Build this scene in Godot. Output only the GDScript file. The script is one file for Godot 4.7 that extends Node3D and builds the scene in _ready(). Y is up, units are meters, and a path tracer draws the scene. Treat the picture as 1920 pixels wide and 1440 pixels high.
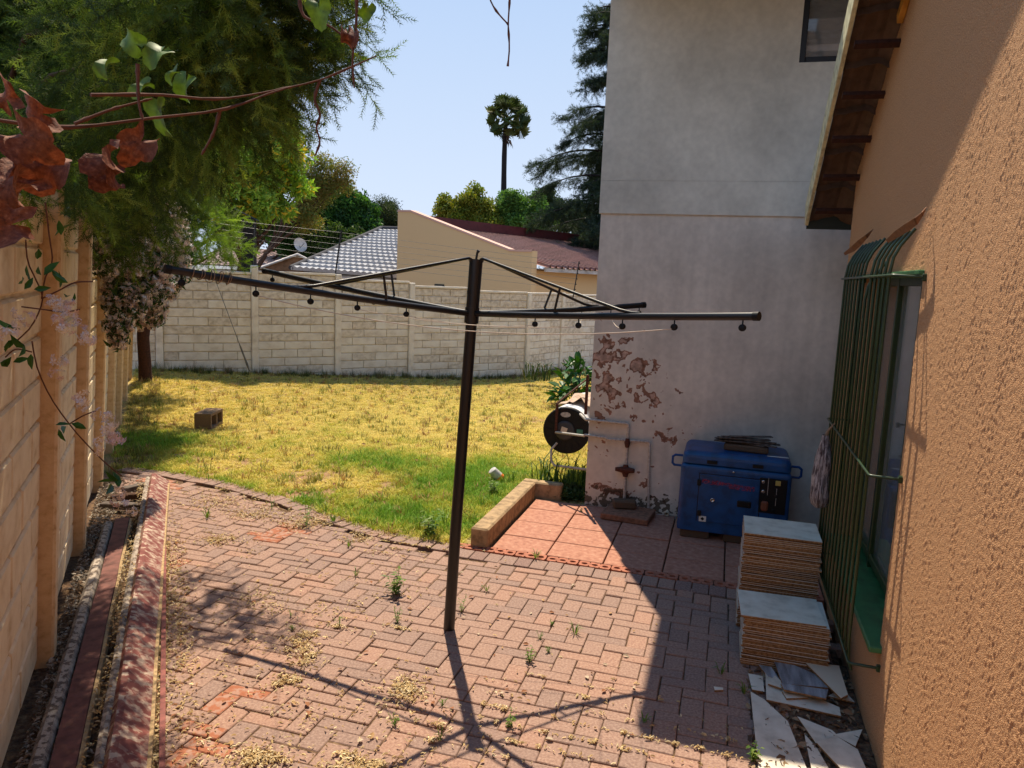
extends Node3D
# A back yard: rotary clothesline on brick paving, precast walls, a rendered house and its neighbours.

const F := 1400.0
const EYE := Vector3(0, 1.9, 0)
var CB := Basis()
var rng := RandomNumberGenerator.new()
var T := {}
var M := {}
var taken := {}

# ---------------------------------------------------------------- mesh builder
class MB:
	var v := PackedVector3Array()
	var n := PackedVector3Array()
	var uv := PackedVector2Array()
	var c := PackedColorArray()
	var ix := PackedInt32Array()
	var col := Color.WHITE
	var tinted := false
	func vert(p: Vector3, nn: Vector3, u := Vector2.ZERO) -> int:
		v.append(p); n.append(nn); uv.append(u); c.append(col)
		return v.size() - 1
	# a flat convex face, turned so that it looks towards out
	func poly(pts: Array, out: Vector3, uvs: Array = []) -> void:
		var nn: Vector3 = (pts[1] - pts[0]).cross(pts[2] - pts[0])
		if nn.length_squared() < 1e-16 and pts.size() > 3:
			nn = (pts[2] - pts[0]).cross(pts[3] - pts[0])
		var rev := nn.dot(out) > 0.0
		nn = nn.normalized() * (1.0 if rev else -1.0)
		var b := v.size()
		var k := pts.size()
		for i in k:
			var j := k - 1 - i if rev else i
			vert(pts[j], nn, uvs[j] if uvs.size() > 0 else Vector2(pts[j].x + pts[j].z, pts[j].y))
		for i in range(1, k - 1):
			ix.append(b); ix.append(b + i); ix.append(b + i + 1)
	func box(ce: Vector3, s: Vector3, bv := 0.0, ba := Basis()) -> void:
		var h := s * 0.5
		if bv <= 0.0:
			for a in 3:
				for sg in [-1.0, 1.0]:
					var o := Vector3.ZERO; o[a] = sg
					var p := (a + 1) % 3
					var q := (a + 2) % 3
					var pts := []
					for w in [[-1, -1], [1, -1], [1, 1], [-1, 1]]:
						var x := Vector3.ZERO
						x[a] = h[a] * sg; x[p] = h[p] * w[0]; x[q] = h[q] * w[1]
						pts.append(ce + ba * x)
					poly(pts, ba * o)
			return
		var g := h - Vector3.ONE * bv
		for a in 3:
			var p := (a + 1) % 3
			var q := (a + 2) % 3
			for sg in [-1.0, 1.0]:
				var o := Vector3.ZERO; o[a] = sg
				var pts := []
				for w in [[-1, -1], [1, -1], [1, 1], [-1, 1]]:
					var x := Vector3.ZERO
					x[a] = h[a] * sg; x[p] = g[p] * w[0]; x[q] = g[q] * w[1]
					pts.append(ce + ba * x)
				poly(pts, ba * o)
			for s1 in [-1.0, 1.0]:
				for s2 in [-1.0, 1.0]:
					var o := Vector3.ZERO; o[p] = s1; o[q] = s2
					var pts := []
					for w in [[0, -1], [0, 1], [1, 1], [1, -1]]:
						var x := Vector3.ZERO
						x[a] = g[a] * w[1]
						x[p] = (h[p] if w[0] == 0 else g[p]) * s1
						x[q] = (g[q] if w[0] == 0 else h[q]) * s2
						pts.append(ce + ba * x)
					poly(pts, ba * o)
		for sx in [-1.0, 1.0]:
			for sy in [-1.0, 1.0]:
				for sz in [-1.0, 1.0]:
					var o := Vector3(sx, sy, sz)
					poly([ce + ba * (Vector3(h.x, g.y, g.z) * o), ce + ba * (Vector3(g.x, h.y, g.z) * o), ce + ba * (Vector3(g.x, g.y, h.z) * o)], ba * o)
	# a tube through points; r is a number or an array of radii
	func tube(pts: Array, r, sides := 8, caps := true) -> void:
		var k := pts.size()
		var up := Vector3.UP
		var d0: Vector3 = (pts[1] - pts[0]).normalized()
		if absf(d0.dot(up)) > 0.95: up = Vector3.RIGHT
		var side := d0.cross(up).normalized()
		var b := v.size()
		var rings := []
		for i in k:
			var d: Vector3
			if i == 0: d = d0
			elif i == k - 1: d = (pts[i] - pts[i - 1]).normalized()
			else: d = ((pts[i] - pts[i - 1]).normalized() + (pts[i + 1] - pts[i]).normalized()).normalized()
			side = (side - d * side.dot(d)).normalized()
			var u2 := d.cross(side)
			var rr: float = r[i] if r is Array else r
			var ring := []
			for j in sides:
				var a := TAU * j / sides
				var o := side * cos(a) + u2 * sin(a)
				vert(pts[i] + o * rr, o, Vector2(float(j) / sides, float(i)))
				ring.append(pts[i] + o * rr)
			rings.append(ring)
		for i in k - 1:
			for j in sides:
				var p := b + i * sides + j
				var q := b + i * sides + (j + 1) % sides
				ix.append_array(PackedInt32Array([p, q, p + sides, q, q + sides, p + sides]))
		if caps:
			poly(rings[0], -d0)
			poly(rings[k - 1], (pts[k - 1] - pts[k - 2]).normalized())
	# profile of (radius, height) turned about the y axis of tr
	func lathe(prof: Array, sides: int, tr := Transform3D()) -> void:
		var b := v.size()
		var k := prof.size()
		for i in k:
			var t: Vector2 = prof[mini(i + 1, k - 1)] - prof[maxi(i - 1, 0)]
			var nr := Vector2(t.y, -t.x).normalized()
			for j in sides + 1:
				var a := TAU * j / sides
				var e := Vector3(cos(a), 0, sin(a))
				vert(tr * (e * prof[i].x + Vector3(0, prof[i].y, 0)), tr.basis * (e * nr.x + Vector3(0, nr.y, 0)), Vector2(float(j) / sides, float(i) / k))
		for i in k - 1:
			for j in sides:
				var p := b + i * (sides + 1) + j
				var q := p + sides + 1
				ix.append_array(PackedInt32Array([p, p + 1, q, p + 1, q + 1, q]))
	# polygon in the xz plane of tr, with thickness h downwards
	func prism(pl: Array, h: float, tr := Transform3D()) -> void:
		var top := []
		var bot := []
		var mid := Vector3.ZERO
		for p in pl:
			top.append(tr * Vector3(p.x, 0, p.y)); bot.append(tr * Vector3(p.x, -h, p.y))
			mid += Vector3(p.x, 0, p.y) / pl.size()
		poly(top, tr.basis.y); poly(bot, -tr.basis.y)
		for i in pl.size():
			var j := (i + 1) % pl.size()
			var e := Vector3(pl[i].x + pl[j].x, 0, pl[i].y + pl[j].y) * 0.5 - mid
			poly([top[i], top[j], bot[j], bot[i]], tr.basis * e)
	# turn every triangle so that its front (clockwise) agrees with its normals
	func settle() -> void:
		for k in range(0, ix.size(), 3):
			var p := ix[k]
			var q := ix[k + 1]
			var r := ix[k + 2]
			if (v[q] - v[p]).cross(v[r] - v[p]).dot(n[p] + n[q] + n[r]) > 0.0:
				ix[k + 1] = r; ix[k + 2] = q
	func mesh() -> ArrayMesh:
		settle()
		var a := []
		a.resize(Mesh.ARRAY_MAX)
		a[Mesh.ARRAY_VERTEX] = v; a[Mesh.ARRAY_NORMAL] = n; a[Mesh.ARRAY_TEX_UV] = uv
		if tinted: a[Mesh.ARRAY_COLOR] = c
		a[Mesh.ARRAY_INDEX] = ix
		var m := ArrayMesh.new()
		m.add_surface_from_arrays(Mesh.PRIMITIVE_TRIANGLES, a)
		return m

# ---------------------------------------------------------------- scene helpers
func numbered(nm: String) -> String:
	if not taken.has(nm):
		taken[nm] = 0
		return nm
	taken[nm] += 1
	return "%s_%03d" % [nm, taken[nm]]

func tag(o: Node3D, label: String, category: String, group := "", kind := "") -> Node3D:
	if label: o.set_meta("label", label)
	if category: o.set_meta("category", category)
	if group: o.set_meta("group", group)
	if kind: o.set_meta("kind", kind)
	return o

func thing(nm: String, label: String, category: String, at := Vector3.ZERO, turn := 0.0, group := "") -> Node3D:
	var o := Node3D.new()
	o.name = numbered(nm); add_child(o)
	o.position = at; o.rotation.y = turn
	return tag(o, label, category, group, "thing")

func struct(nm: String, at := Vector3.ZERO) -> Node3D:
	var o := Node3D.new()
	o.name = numbered(nm); add_child(o); o.position = at
	o.set_meta("kind", "structure")
	return o

func part(nm: String, me, m: Material, parent: Node3D, tr := Transform3D()) -> MeshInstance3D:
	var o := MeshInstance3D.new()
	o.name = numbered(nm) if parent == self else nm
	o.mesh = me.mesh() if me is MB else me
	o.material_override = m
	parent.add_child(o, true)
	o.transform = tr
	return o

func multi(nm: String, me: Mesh, m: Material, parent: Node3D, trs: Array, cols: Array) -> MultiMeshInstance3D:
	var mm := MultiMesh.new()
	mm.transform_format = MultiMesh.TRANSFORM_3D
	mm.use_colors = true
	mm.mesh = me
	mm.instance_count = trs.size()
	for i in trs.size():
		mm.set_instance_transform(i, trs[i]); mm.set_instance_color(i, cols[i])
	var o := MultiMeshInstance3D.new()
	o.name = numbered(nm) if parent == self else nm
	o.multimesh = mm
	o.material_override = m
	o.set_meta("kind", "stuff")
	parent.add_child(o, true)
	return o

func ray(px: float, py: float) -> Vector3: return CB * Vector3((px - 960.0) / F, (720.0 - py) / F, -1.0)
func spot(px: float, py: float, d: float) -> Vector3:
	var r := ray(px, py)
	return EYE + r * (d / Vector2(r.x, r.z).length())
func gnd(px: float, py: float, h := 0.0) -> Vector3:
	var r := ray(px, py)
	return EYE + r * ((h - EYE.y) / r.y)
func onz(px: float, py: float, z: float) -> Vector3:
	var r := ray(px, py)
	return EYE + r * (z / r.z)
func onx(px: float, py: float, x: float) -> Vector3:
	var r := ray(px, py)
	return EYE + r * (x / r.x)
func proj(p: Vector3) -> Vector2:
	var q := CB.inverse() * (p - EYE)
	return Vector2(960.0 + F * q.x / -q.z, 720.0 - F * q.y / -q.z) if q.z < -0.05 else Vector2(-9999, -9999)
func inview(p: Vector3, m := 40.0) -> bool:
	var q := proj(p)
	return q.x > -m and q.x < 1920 + m and q.y > -m and q.y < 1440 + m
func rr(a: float, b: float) -> float: return rng.randf_range(a, b)
func rv(a: float) -> Vector3: return Vector3(rr(-a, a), rr(-a, a), rr(-a, a))
func rdir() -> Vector3:
	var p := Vector3(rng.randfn(), rng.randfn(), rng.randfn())
	return p.normalized() if p.length() > 0.01 else Vector3.UP
func pick(a: Array): return a[rng.randi() % a.size()]
func frame(y: Vector3, roll := 0.0) -> Basis:
	var yy := y.normalized()
	var x := yy.cross(Vector3(0.31, 0.17, 0.94)).normalized()
	return Basis(x, yy, x.cross(yy)).rotated(yy, roll)

# ---------------------------------------------------------------- textures and materials
func fnoise(seed_: int, freq: float, oct := 4, type := FastNoiseLite.TYPE_SIMPLEX_SMOOTH) -> FastNoiseLite:
	var f := FastNoiseLite.new()
	f.seed = seed_; f.frequency = freq; f.noise_type = type
	f.fractal_type = FastNoiseLite.FRACTAL_FBM if oct > 1 else FastNoiseLite.FRACTAL_NONE
	f.fractal_octaves = oct
	return f

func ntex(key: String, seed_: int, freq: float, oct: int, ramp: Array, size := 512, hard := false, type := FastNoiseLite.TYPE_SIMPLEX_SMOOTH) -> void:
	var g := Gradient.new()
	var of := PackedFloat32Array()
	var co := PackedColorArray()
	for r in ramp:
		of.append(r[0]); co.append(r[1] if r[1] is Color else Color(r[1], r[1], r[1]))
	g.offsets = of; g.colors = co
	if hard: g.interpolation_mode = Gradient.GRADIENT_INTERPOLATE_CONSTANT
	var t := NoiseTexture2D.new()
	t.width = size; t.height = size; t.seamless = true; t.generate_mipmaps = false
	t.noise = fnoise(seed_, freq, oct, type)
	t.noise.fractal_gain = 0.58
	t.color_ramp = g
	T[key] = t

func streak_tex(key: String, seed_: int, w: int, h: int, lo: float, hi: float, sx: int, sy: int) -> void:
	var im := fnoise(seed_, 0.08, 4).get_seamless_image(sx, sy)
	im.convert(Image.FORMAT_L8)
	im.resize(w, h, Image.INTERPOLATE_CUBIC)
	var fine := fnoise(seed_ + 9, 0.09, 3).get_seamless_image(w, h)
	fine.convert(Image.FORMAT_L8)
	var a := im.get_data()
	var b := fine.get_data()
	var o := PackedByteArray()
	o.resize(a.size())
	for i in a.size():
		o[i] = int(255.0 * clampf(lo + (hi - lo) * (0.72 * a[i] + 0.28 * b[i]) / 255.0, 0, 1))
	T[key] = ImageTexture.create_from_image(Image.create_from_data(w, h, false, Image.FORMAT_L8, o))

func mat(key: String, col: Color, rough := 0.85, o := {}) -> StandardMaterial3D:
	var m := StandardMaterial3D.new()
	m.resource_name = key
	m.albedo_color = col
	m.roughness = rough
	m.metallic_specular = o.get("spec", 0.4)
	m.metallic = o.get("metal", 0.0)
	m.cull_mode = BaseMaterial3D.CULL_DISABLED
	if o.has("tex"):
		m.albedo_texture = T[o.tex]
		if not o.get("uv", false):
			m.uv1_triplanar = true
			m.uv1_world_triplanar = o.get("world", true)
		var s = o.get("s", 1.0)
		m.uv1_scale = s if s is Vector3 else Vector3.ONE * s
	if o.has("bump"):
		m.heightmap_enabled = true
		m.heightmap_texture = T[o.bump]
		m.heightmap_scale = o.get("bs", 0.2)
		if not o.has("tex"):
			m.uv1_triplanar = true; m.uv1_world_triplanar = o.get("world", true); m.uv1_scale = Vector3.ONE * o.get("s", 1.0)
	if o.get("vcol", false): m.vertex_color_use_as_albedo = true
	if o.has("back"):
		m.backlight_enabled = true; m.backlight = o.back
	if o.has("coat"):
		m.clearcoat_enabled = true; m.clearcoat = o.coat; m.clearcoat_roughness = 0.2
	if o.has("alpha"):
		m.transparency = BaseMaterial3D.TRANSPARENCY_ALPHA
		m.albedo_color.a = o.alpha
	M[key] = m
	return m

func c8(r: int, g: int, b: int) -> Color: return Color8(r, g, b)
func lin(r: int, g: int, b: int) -> Color: return Color8(r, g, b).srgb_to_linear()

# ---------------------------------------------------------------- layout
const WALL_A := Vector3(-2.986, 0, -2.647)
var WU := Vector3(-sin(deg_to_rad(40.9)), 0, -cos(deg_to_rad(40.9)))
var WN := Vector3(cos(deg_to_rad(40.9)), 0, -sin(deg_to_rad(40.9)))
func wl(l: float, off: float, y := 0.0) -> Vector3: return WALL_A + WU * l + WN * off + Vector3(0, y, 0)

var LAWN := PackedVector2Array([Vector2(-5.45, -5.5), Vector2(-4.78, -5.55), Vector2(-4.13, -5.47), Vector2(-3.33, -5.25), Vector2(-2.8, -5.0), Vector2(-2.36, -4.86), Vector2(-1.97, -4.8), Vector2(-1.72, -4.8), Vector2(-1.68, -6.25), Vector2(-1.1, -6.28), Vector2(-1.1, -18.4), Vector2(-3.63, -18.2), Vector2(-4.27, -16.0), Vector2(-5.23, -14.78), Vector2(-6.09, -13.79), Vector2(-7.06, -12.6), Vector2(-8.07, -11.47), Vector2(-9.2, -10.42), Vector2(-9.45, -10.15)])
var PAVE := PackedVector2Array([Vector2(0.69, -0.9), Vector2(0.69, -4.632), Vector2(-1.70, -4.632), Vector2(-1.97, -4.64), Vector2(-2.36, -4.70), Vector2(-2.8, -4.84), Vector2(-3.33, -5.08), Vector2(-4.13, -5.31), Vector2(-4.78, -5.4), Vector2(-5.35, -5.36), Vector2(-4.85, -4.85), Vector2(-4.3, -4.75), Vector2(-3.6, -4.02), Vector2(-0.9, -0.9)])

func lawn_y(x: float, z: float) -> float:
	var t := smoothstep(6.5, 14.5, Vector2(x, z).length())
	return -0.012 + t * (0.14 - 0.33 * clampf((x + 9.2) / 3.6, 0.0, 1.2))

var nA: FastNoiseLite
var nB: FastNoiseLite
# share of (green, bare) and blade height at a place on the lawn
func lawn_mix(x: float, z: float) -> Vector3:
	var a := nA.get_noise_2d(x, z)
	var b := nB.get_noise_2d(x, z)
	var g := exp(-pow((x + 2.15) / 0.85, 2) - pow((z + 6.5) / 1.2, 2)) * 1.1
	g = maxf(g, exp(-pow((x + 2.3) / 1.0, 2) - pow((z + 5.3) / 0.6, 2)))
	g = maxf(g, 0.8 * exp(-pow((x + 3.3) / 1.1, 2) - pow((z + 6.7) / 0.8, 2)))
	g = maxf(g, smoothstep(-8.0, -6.6, z) * (0.42 + 0.9 * a))
	g = maxf(g, 0.22 * smoothstep(-9.8, -8.2, z) * smoothstep(-6.0, -4.2, x))
	var left := smoothstep(-0.5, -1.7, (x + 5.9) * 0.76 + (z + 7.0) * -0.65)
	g = maxf(g, 0.5 * left)
	g = clampf(g + 0.30 * a + 0.30 * b - 0.12, 0.0, 1.0)
	var bare := 0.9 * smoothstep(-6.9, -5.6, z) * smoothstep(-2.3, -3.6, x) + 0.8 * exp(-pow((x + 2.9) / 0.8, 2) - pow((z + 10.7) / 1.0, 2))
	bare += 0.8 * exp(-pow((x + 2.75) / 0.3, 2) - pow((z + 5.75) / 0.3, 2)) + 0.25
	bare = clampf(bare * (0.5 + 1.3 * b - 0.7 * a), 0.0, 0.95)
	return Vector3(g, bare, 0.55 + 1.0 * g)

func _ready() -> void:
	rng.seed = 20240611
	# camera
	var cam := Camera3D.new()
	cam.name = "camera"
	cam.fov = rad_to_deg(2.0 * atan(720.0 / F))
	cam.near = 0.05; cam.far = 600.0
	CB = Basis.from_euler(Vector3(-deg_to_rad(8.09), deg_to_rad(15.945), atan(0.042)))
	cam.transform = Transform3D(CB, EYE)
	add_child(cam)
	cam.current = true
	# sky
	var env := Environment.new()
	env.background_mode = Environment.BG_SKY
	var sm := ProceduralSkyMaterial.new()
	sm.sky_top_color = Color(0.03, 0.22, 0.56).linear_to_srgb()
	sm.sky_horizon_color = Color(0.525, 0.60, 0.715).linear_to_srgb()
	sm.sky_curve = 0.60
	sm.ground_bottom_color = Color(0.16, 0.13, 0.09).linear_to_srgb()
	sm.ground_horizon_color = Color(0.35, 0.32, 0.28).linear_to_srgb()
	sm.sun_angle_max = 4.0
	sm.sky_energy_multiplier = 1.0
	var sky := Sky.new()
	sky.sky_material = sm
	env.sky = sky
	env.tonemap_mode = Environment.TONE_MAPPER_LINEAR
	env.tonemap_exposure = 1.45
	env.sdfgi_enabled = true; env.ssao_enabled = true; env.ssil_enabled = true
	var we := WorldEnvironment.new()
	we.name = "world_environment"
	we.environment = env
	add_child(we)
	# sun, high behind the far left of the yard
	var sun := DirectionalLight3D.new()
	sun.name = "sun"
	sun.light_energy = 1.6
	sun.light_color = Color(1.0, 0.94, 0.84)
	sun.light_angular_distance = 0.5
	sun.shadow_enabled = true
	sun.basis = Basis.looking_at(Vector3(0.2, -1.0, 0.475).normalized(), Vector3.FORWARD)
	add_child(sun)

	nA = fnoise(11, 0.45, 4)
	nB = fnoise(12, 1.6, 3)
	make_materials()
	build_ground()
	build_paving()
	build_patio()
	build_walls()
	build_grey_building()
	build_house()
	build_neighbours()
	build_lawn()
	build_trees()
	build_clothesline()
	build_yard_things()
	build_window_things()
	build_small_plants()
	build_litter()

func make_materials() -> void:
	ntex("rough", 1, 0.012, 6, [[0.0, 0.62], [0.5, 0.88], [1.0, 1.0]])
	ntex("speck", 2, 0.10, 3, [[0.0, 0.55], [0.45, 0.86], [1.0, 1.0]])
	ntex("blotch", 3, 0.006, 5, [[0.0, 0.66], [0.5, 0.9], [1.0, 1.0]])
	ntex("grit", 4, 0.06, 5, [[0.0, 0.0], [1.0, 1.0]])
	ntex("grain", 5, 0.02, 6, [[0.0, 0.0], [1.0, 1.0]])
	ntex("paver_a", 6, 0.05, 6, [[0.0, c8(126, 101, 91)], [0.4, c8(153, 125, 111)], [0.6, c8(160, 132, 117)], [1.0, c8(184, 160, 143)]])
	ntex("paver_b", 7, 0.05, 6, [[0.0, c8(120, 99, 90)], [0.4, c8(143, 119, 108)], [0.6, c8(151, 127, 115)], [1.0, c8(176, 155, 141)]])
	ntex("paver_c", 8, 0.05, 6, [[0.0, c8(132, 102, 90)], [0.4, c8(159, 126, 110)], [0.6, c8(167, 135, 117)], [1.0, c8(188, 162, 143)]])
	ntex("paver_d", 61, 0.05, 6, [[0.0, c8(104, 84, 78)], [0.4, c8(130, 106, 98)], [0.6, c8(142, 116, 106)], [1.0, c8(168, 146, 134)]])
	ntex("paver_o", 9, 0.014, 7, [[0.0, c8(146, 88, 62)], [0.42, c8(164, 106, 78)], [0.52, c8(164, 126, 108)], [1.0, c8(184, 152, 136)]])
	ntex("slab", 10, 0.02, 6, [[0.0, c8(150, 102, 84)], [0.4, c8(176, 122, 100)], [0.62, c8(182, 129, 106)], [1.0, c8(198, 152, 128)]])
	ntex("soil", 13, 0.03, 5, [[0.0, c8(64, 46, 36)], [0.5, c8(110, 84, 62)], [1.0, c8(160, 132, 98)]])
	ntex("precast", 14, 0.008, 6, [[0.0, c8(186, 170, 150)], [0.36, c8(228, 216, 200)], [0.6, c8(238, 229, 215)], [1.0, c8(244, 238, 228)]])
	ntex("precast_old", 15, 0.014, 6, [[0.0, c8(156, 142, 124)], [0.36, c8(208, 194, 176)], [0.6, c8(230, 218, 202)], [1.0, c8(242, 234, 222)]])
	ntex("cream", 16, 0.012, 6, [[0.0, c8(196, 166, 132)], [0.36, c8(232, 212, 182)], [0.6, c8(240, 222, 194)], [1.0, c8(246, 232, 210)]])
	ntex("peel_red", 17, 0.028, 7, [[0.0, c8(108, 58, 52)], [0.45, c8(128, 70, 62)], [0.585, c8(142, 86, 76)], [0.6, c8(184, 164, 144)], [0.7, c8(206, 190, 170)], [1.0, c8(176, 158, 138)]])
	ntex("peel_grey", 18, 0.012, 6, [[0.0, c8(96, 84, 76)], [0.44, c8(122, 108, 98)], [0.47, c8(188, 176, 162)], [1.0, c8(210, 200, 188)]])
	ntex("plaster", 19, 0.05, 5, [[0.0, c8(146, 102, 68)], [0.35, c8(192, 144, 102)], [0.6, c8(208, 160, 116)], [1.0, c8(236, 198, 154)]])
	ntex("rust", 20, 0.02, 5, [[0.0, c8(58, 34, 28)], [0.5, c8(92, 52, 40)], [1.0, c8(122, 78, 60)]])
	ntex("tile_edge", 21, 0.03, 5, [[0.0, c8(110, 76, 48)], [0.5, c8(156, 116, 76)], [1.0, c8(190, 156, 112)]])
	ntex("cloth", 22, 0.02, 4, [[0.0, c8(60, 50, 50)], [0.42, c8(96, 84, 84)], [0.5, c8(190, 182, 180)], [1.0, c8(214, 208, 204)]])
	ntex("dry_leaf", 23, 0.02, 5, [[0.0, c8(70, 44, 34)], [0.4, c8(118, 74, 54)], [0.65, c8(140, 92, 68)], [1.0, c8(180, 140, 108)]])
	ntex("tile_top", 24, 0.006, 5, [[0.0, c8(190, 180, 164)], [0.5, c8(222, 213, 198)], [1.0, c8(234, 228, 216)]])
	streak_tex("wood", 31, 512, 512, 0.45, 1.0, 96, 12)
	streak_tex("streaks", 32, 512, 512, 0.72, 1.0, 96, 10)

	for k in ["a", "b", "c", "d", "o"]:
		mat("paver_" + k, Color(0.97, 0.95, 0.94), 0.9, {"tex": "paver_" + k, "s": 2.3, "bump": "grit", "bs": 0.12})
	mat("slab", Color(0.95, 0.95, 0.95), 0.88, {"tex": "slab", "s": 1.6, "bump": "grit", "bs": 0.1})
	mat("edging", c8(188, 120, 94), 0.88, {"tex": "rough", "s": 3.0, "bump": "grit", "bs": 0.08})
	mat("soil", Color(0.9, 0.9, 0.9), 0.98, {"tex": "soil", "s": 1.2, "bump": "grit", "bs": 1.0})
	mat("earth", c8(120, 96, 66), 0.98, {"tex": "rough", "s": 0.08})
	mat("lawn", Color.WHITE, 0.98, {"tex": "speck", "s": 1.5, "vcol": true, "bump": "grit", "bs": 1.0})
	mat("grass", Color.WHITE, 0.7, {"vcol": true, "back": Color(0.7, 0.7, 0.6), "spec": 0.3})
	mat("precast", Color(0.96, 0.95, 0.93), 0.92, {"tex": "precast", "s": 0.9, "bump": "grit", "bs": 0.1})
	mat("precast_old", Color(0.95, 0.94, 0.92), 0.92, {"tex": "precast_old", "s": 1.3, "bump": "grit", "bs": 0.1})
	mat("cream", Color(0.94, 0.92, 0.88), 0.9, {"tex": "cream", "s": 1.1, "bump": "grit", "bs": 0.08})
	mat("cream_post", Color(0.92, 0.86, 0.78), 0.9, {"tex": "cream", "s": 2.6, "bump": "grit", "bs": 0.12})
	mat("kerb", c8(186, 156, 118), 0.93, {"tex": "rough", "s": 1.8, "bump": "grit", "bs": 0.15})
	mat("render_dark", c8(214, 204, 196), 0.9, {"tex": "rough", "s": 0.6})
	mat("black_metal", c8(26, 24, 25), 0.38, {"spec": 0.5, "bump": "grit", "bs": 0.01, "s": 3.0})
	mat("dark_plastic", c8(18, 18, 19), 0.6)
	mat("black_rubber", c8(16, 15, 15), 0.6)
	mat("twine", c8(206, 190, 170), 0.8)
	mat("twine_old", c8(150, 120, 92), 0.9)
	mat("wire", c8(96, 96, 98), 0.45, {"metal": 0.6})
	mat("green_paint", c8(38, 66, 32), 0.35, {"spec": 0.5, "tex": "rough", "s": 3.0})
	mat("sill_green", c8(62, 120, 72), 0.4, {"spec": 0.5, "tex": "blotch", "s": 2.0})
	mat("glass", Color(0.75, 0.8, 0.82), 0.03, {"alpha": 0.14, "spec": 0.6})
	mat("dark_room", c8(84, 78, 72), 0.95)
	mat("curtain", c8(150, 128, 104), 0.95)
	mat("barge", c8(238, 232, 190), 0.6, {"tex": "rough", "s": 2.0})
	mat("roof_tile", c8(112, 90, 74), 0.85, {"tex": "rough", "s": 2.0, "bump": "grit", "bs": 0.1})
	mat("gutter", c8(44, 52, 46), 0.6)
	mat("orange_paint", c8(214, 150, 60), 0.7, {"tex": "rough", "s": 2.0})
	mat("frame_black", c8(24, 26, 30), 0.4)
	mat("cream_house", c8(226, 190, 140), 0.9)
	mat("parapet_cap", c8(214, 170, 150), 0.85)
	mat("maroon", c8(104, 44, 44), 0.55, {"tex": "rough", "s": 0.4})
	mat("roof_sheet", c8(156, 110, 96), 0.5, {"tex": "blotch", "s": 0.7})
	mat("white_tiles", c8(206, 204, 204), 0.75, {"tex": "speck", "s": 0.5})
	mat("tile_gap", c8(70, 68, 70), 0.9)
	mat("pink_tiles", c8(196, 168, 160), 0.8, {"tex": "speck", "s": 0.4})
	mat("white_wall", c8(226, 216, 206), 0.9, {"tex": "rough", "s": 0.3})
	mat("brick_brown", c8(150, 110, 78), 0.9, {"tex": "rough", "s": 0.8})
	mat("pole_wood", c8(44, 38, 38), 0.9, {"tex": "rough", "s": 2.0, "bump": "grit", "bs": 0.2})
	mat("bark", c8(92, 66, 50), 0.95, {"tex": "rough", "s": 3.0, "bump": "grit", "bs": 0.6})
	mat("bark_red", c8(74, 44, 34), 0.95, {"tex": "rough", "s": 4.0, "bump": "grit", "bs": 0.5})
	mat("twig", c8(116, 76, 62), 0.85, {"tex": "rough", "s": 8.0})
	mat("needles", Color.WHITE, 0.65, {"vcol": true, "back": Color(0.85, 0.9, 0.6), "spec": 0.3})
	mat("leaves", Color.WHITE, 0.5, {"vcol": true, "back": Color(0.85, 0.9, 0.55), "spec": 0.35})
	mat("flowers", Color.WHITE, 0.7, {"vcol": true, "back": Color(0.4, 0.4, 0.4)})
	mat("dry_leaf", Color(0.95, 0.9, 0.88), 0.75, {"tex": "dry_leaf", "world": false, "s": 9.0, "back": Color(0.5, 0.36, 0.26), "bump": "grain", "bs": 0.15})
	mat("vine_leaf", c8(104, 132, 56), 0.55, {"tex": "rough", "world": false, "s": 9.0, "back": Color(0.6, 0.65, 0.25)})
	mat("leafy", c8(58, 110, 38), 0.45, {"tex": "rough", "s": 6.0, "back": Color(0.4, 0.5, 0.2)})
	mat("husk", Color.WHITE, 0.85, {"vcol": true, "back": Color(0.3, 0.27, 0.2)})
	mat("peel_red", Color(0.95, 0.93, 0.92), 0.75, {"tex": "peel_red", "s": 1.0, "bump": "peel_red", "bs": 0.15})
	mat("board_red", c8(132, 84, 74), 0.7, {"tex": "rough", "s": 2.0})
	mat("board_edge", c8(196, 164, 120), 0.85, {"tex": "rough", "s": 5.0})
	mat("peel_grey", Color(0.9, 0.88, 0.86), 0.9, {"tex": "peel_grey", "s": 3.0, "bump": "grit", "bs": 0.2})
	mat("steel_red", c8(150, 82, 72), 0.55, {"tex": "rough", "s": 3.0})
	mat("concrete", c8(150, 122, 96), 0.95, {"tex": "speck", "s": 4.0, "bump": "grit", "bs": 0.3})
	mat("old_brick", c8(112, 92, 74), 0.95, {"tex": "speck", "s": 4.0, "bump": "grit", "bs": 0.3})
	mat("slab_old", c8(158, 112, 88), 0.92, {"tex": "rough", "s": 3.0, "bump": "grit", "bs": 0.15})
	mat("blue", c8(4, 76, 134), 0.42, {"spec": 0.5, "tex": "blotch", "s": 2.0})
	mat("blue_dark", c8(18, 66, 124), 0.5)
	mat("panel_black", c8(18, 18, 19), 0.5)
	mat("chrome", c8(190, 190, 188), 0.25, {"metal": 0.9})
	mat("white_plastic", c8(224, 222, 216), 0.5, {"tex": "rough", "s": 4.0})
	mat("heater_white", c8(228, 228, 230), 0.4)
	mat("orange", c8(232, 128, 48), 0.55)
	mat("pipe_grey", c8(206, 198, 188), 0.6, {"tex": "rough", "s": 6.0})
	mat("iron", Color(0.9, 0.88, 0.86), 0.8, {"tex": "rust", "s": 4.0})
	mat("canvas", c8(206, 178, 156), 0.9, {"tex": "blotch", "s": 4.0})
	mat("label_teal", c8(66, 120, 104), 0.6)
	mat("label_cream", c8(220, 200, 172), 0.6)
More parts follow.
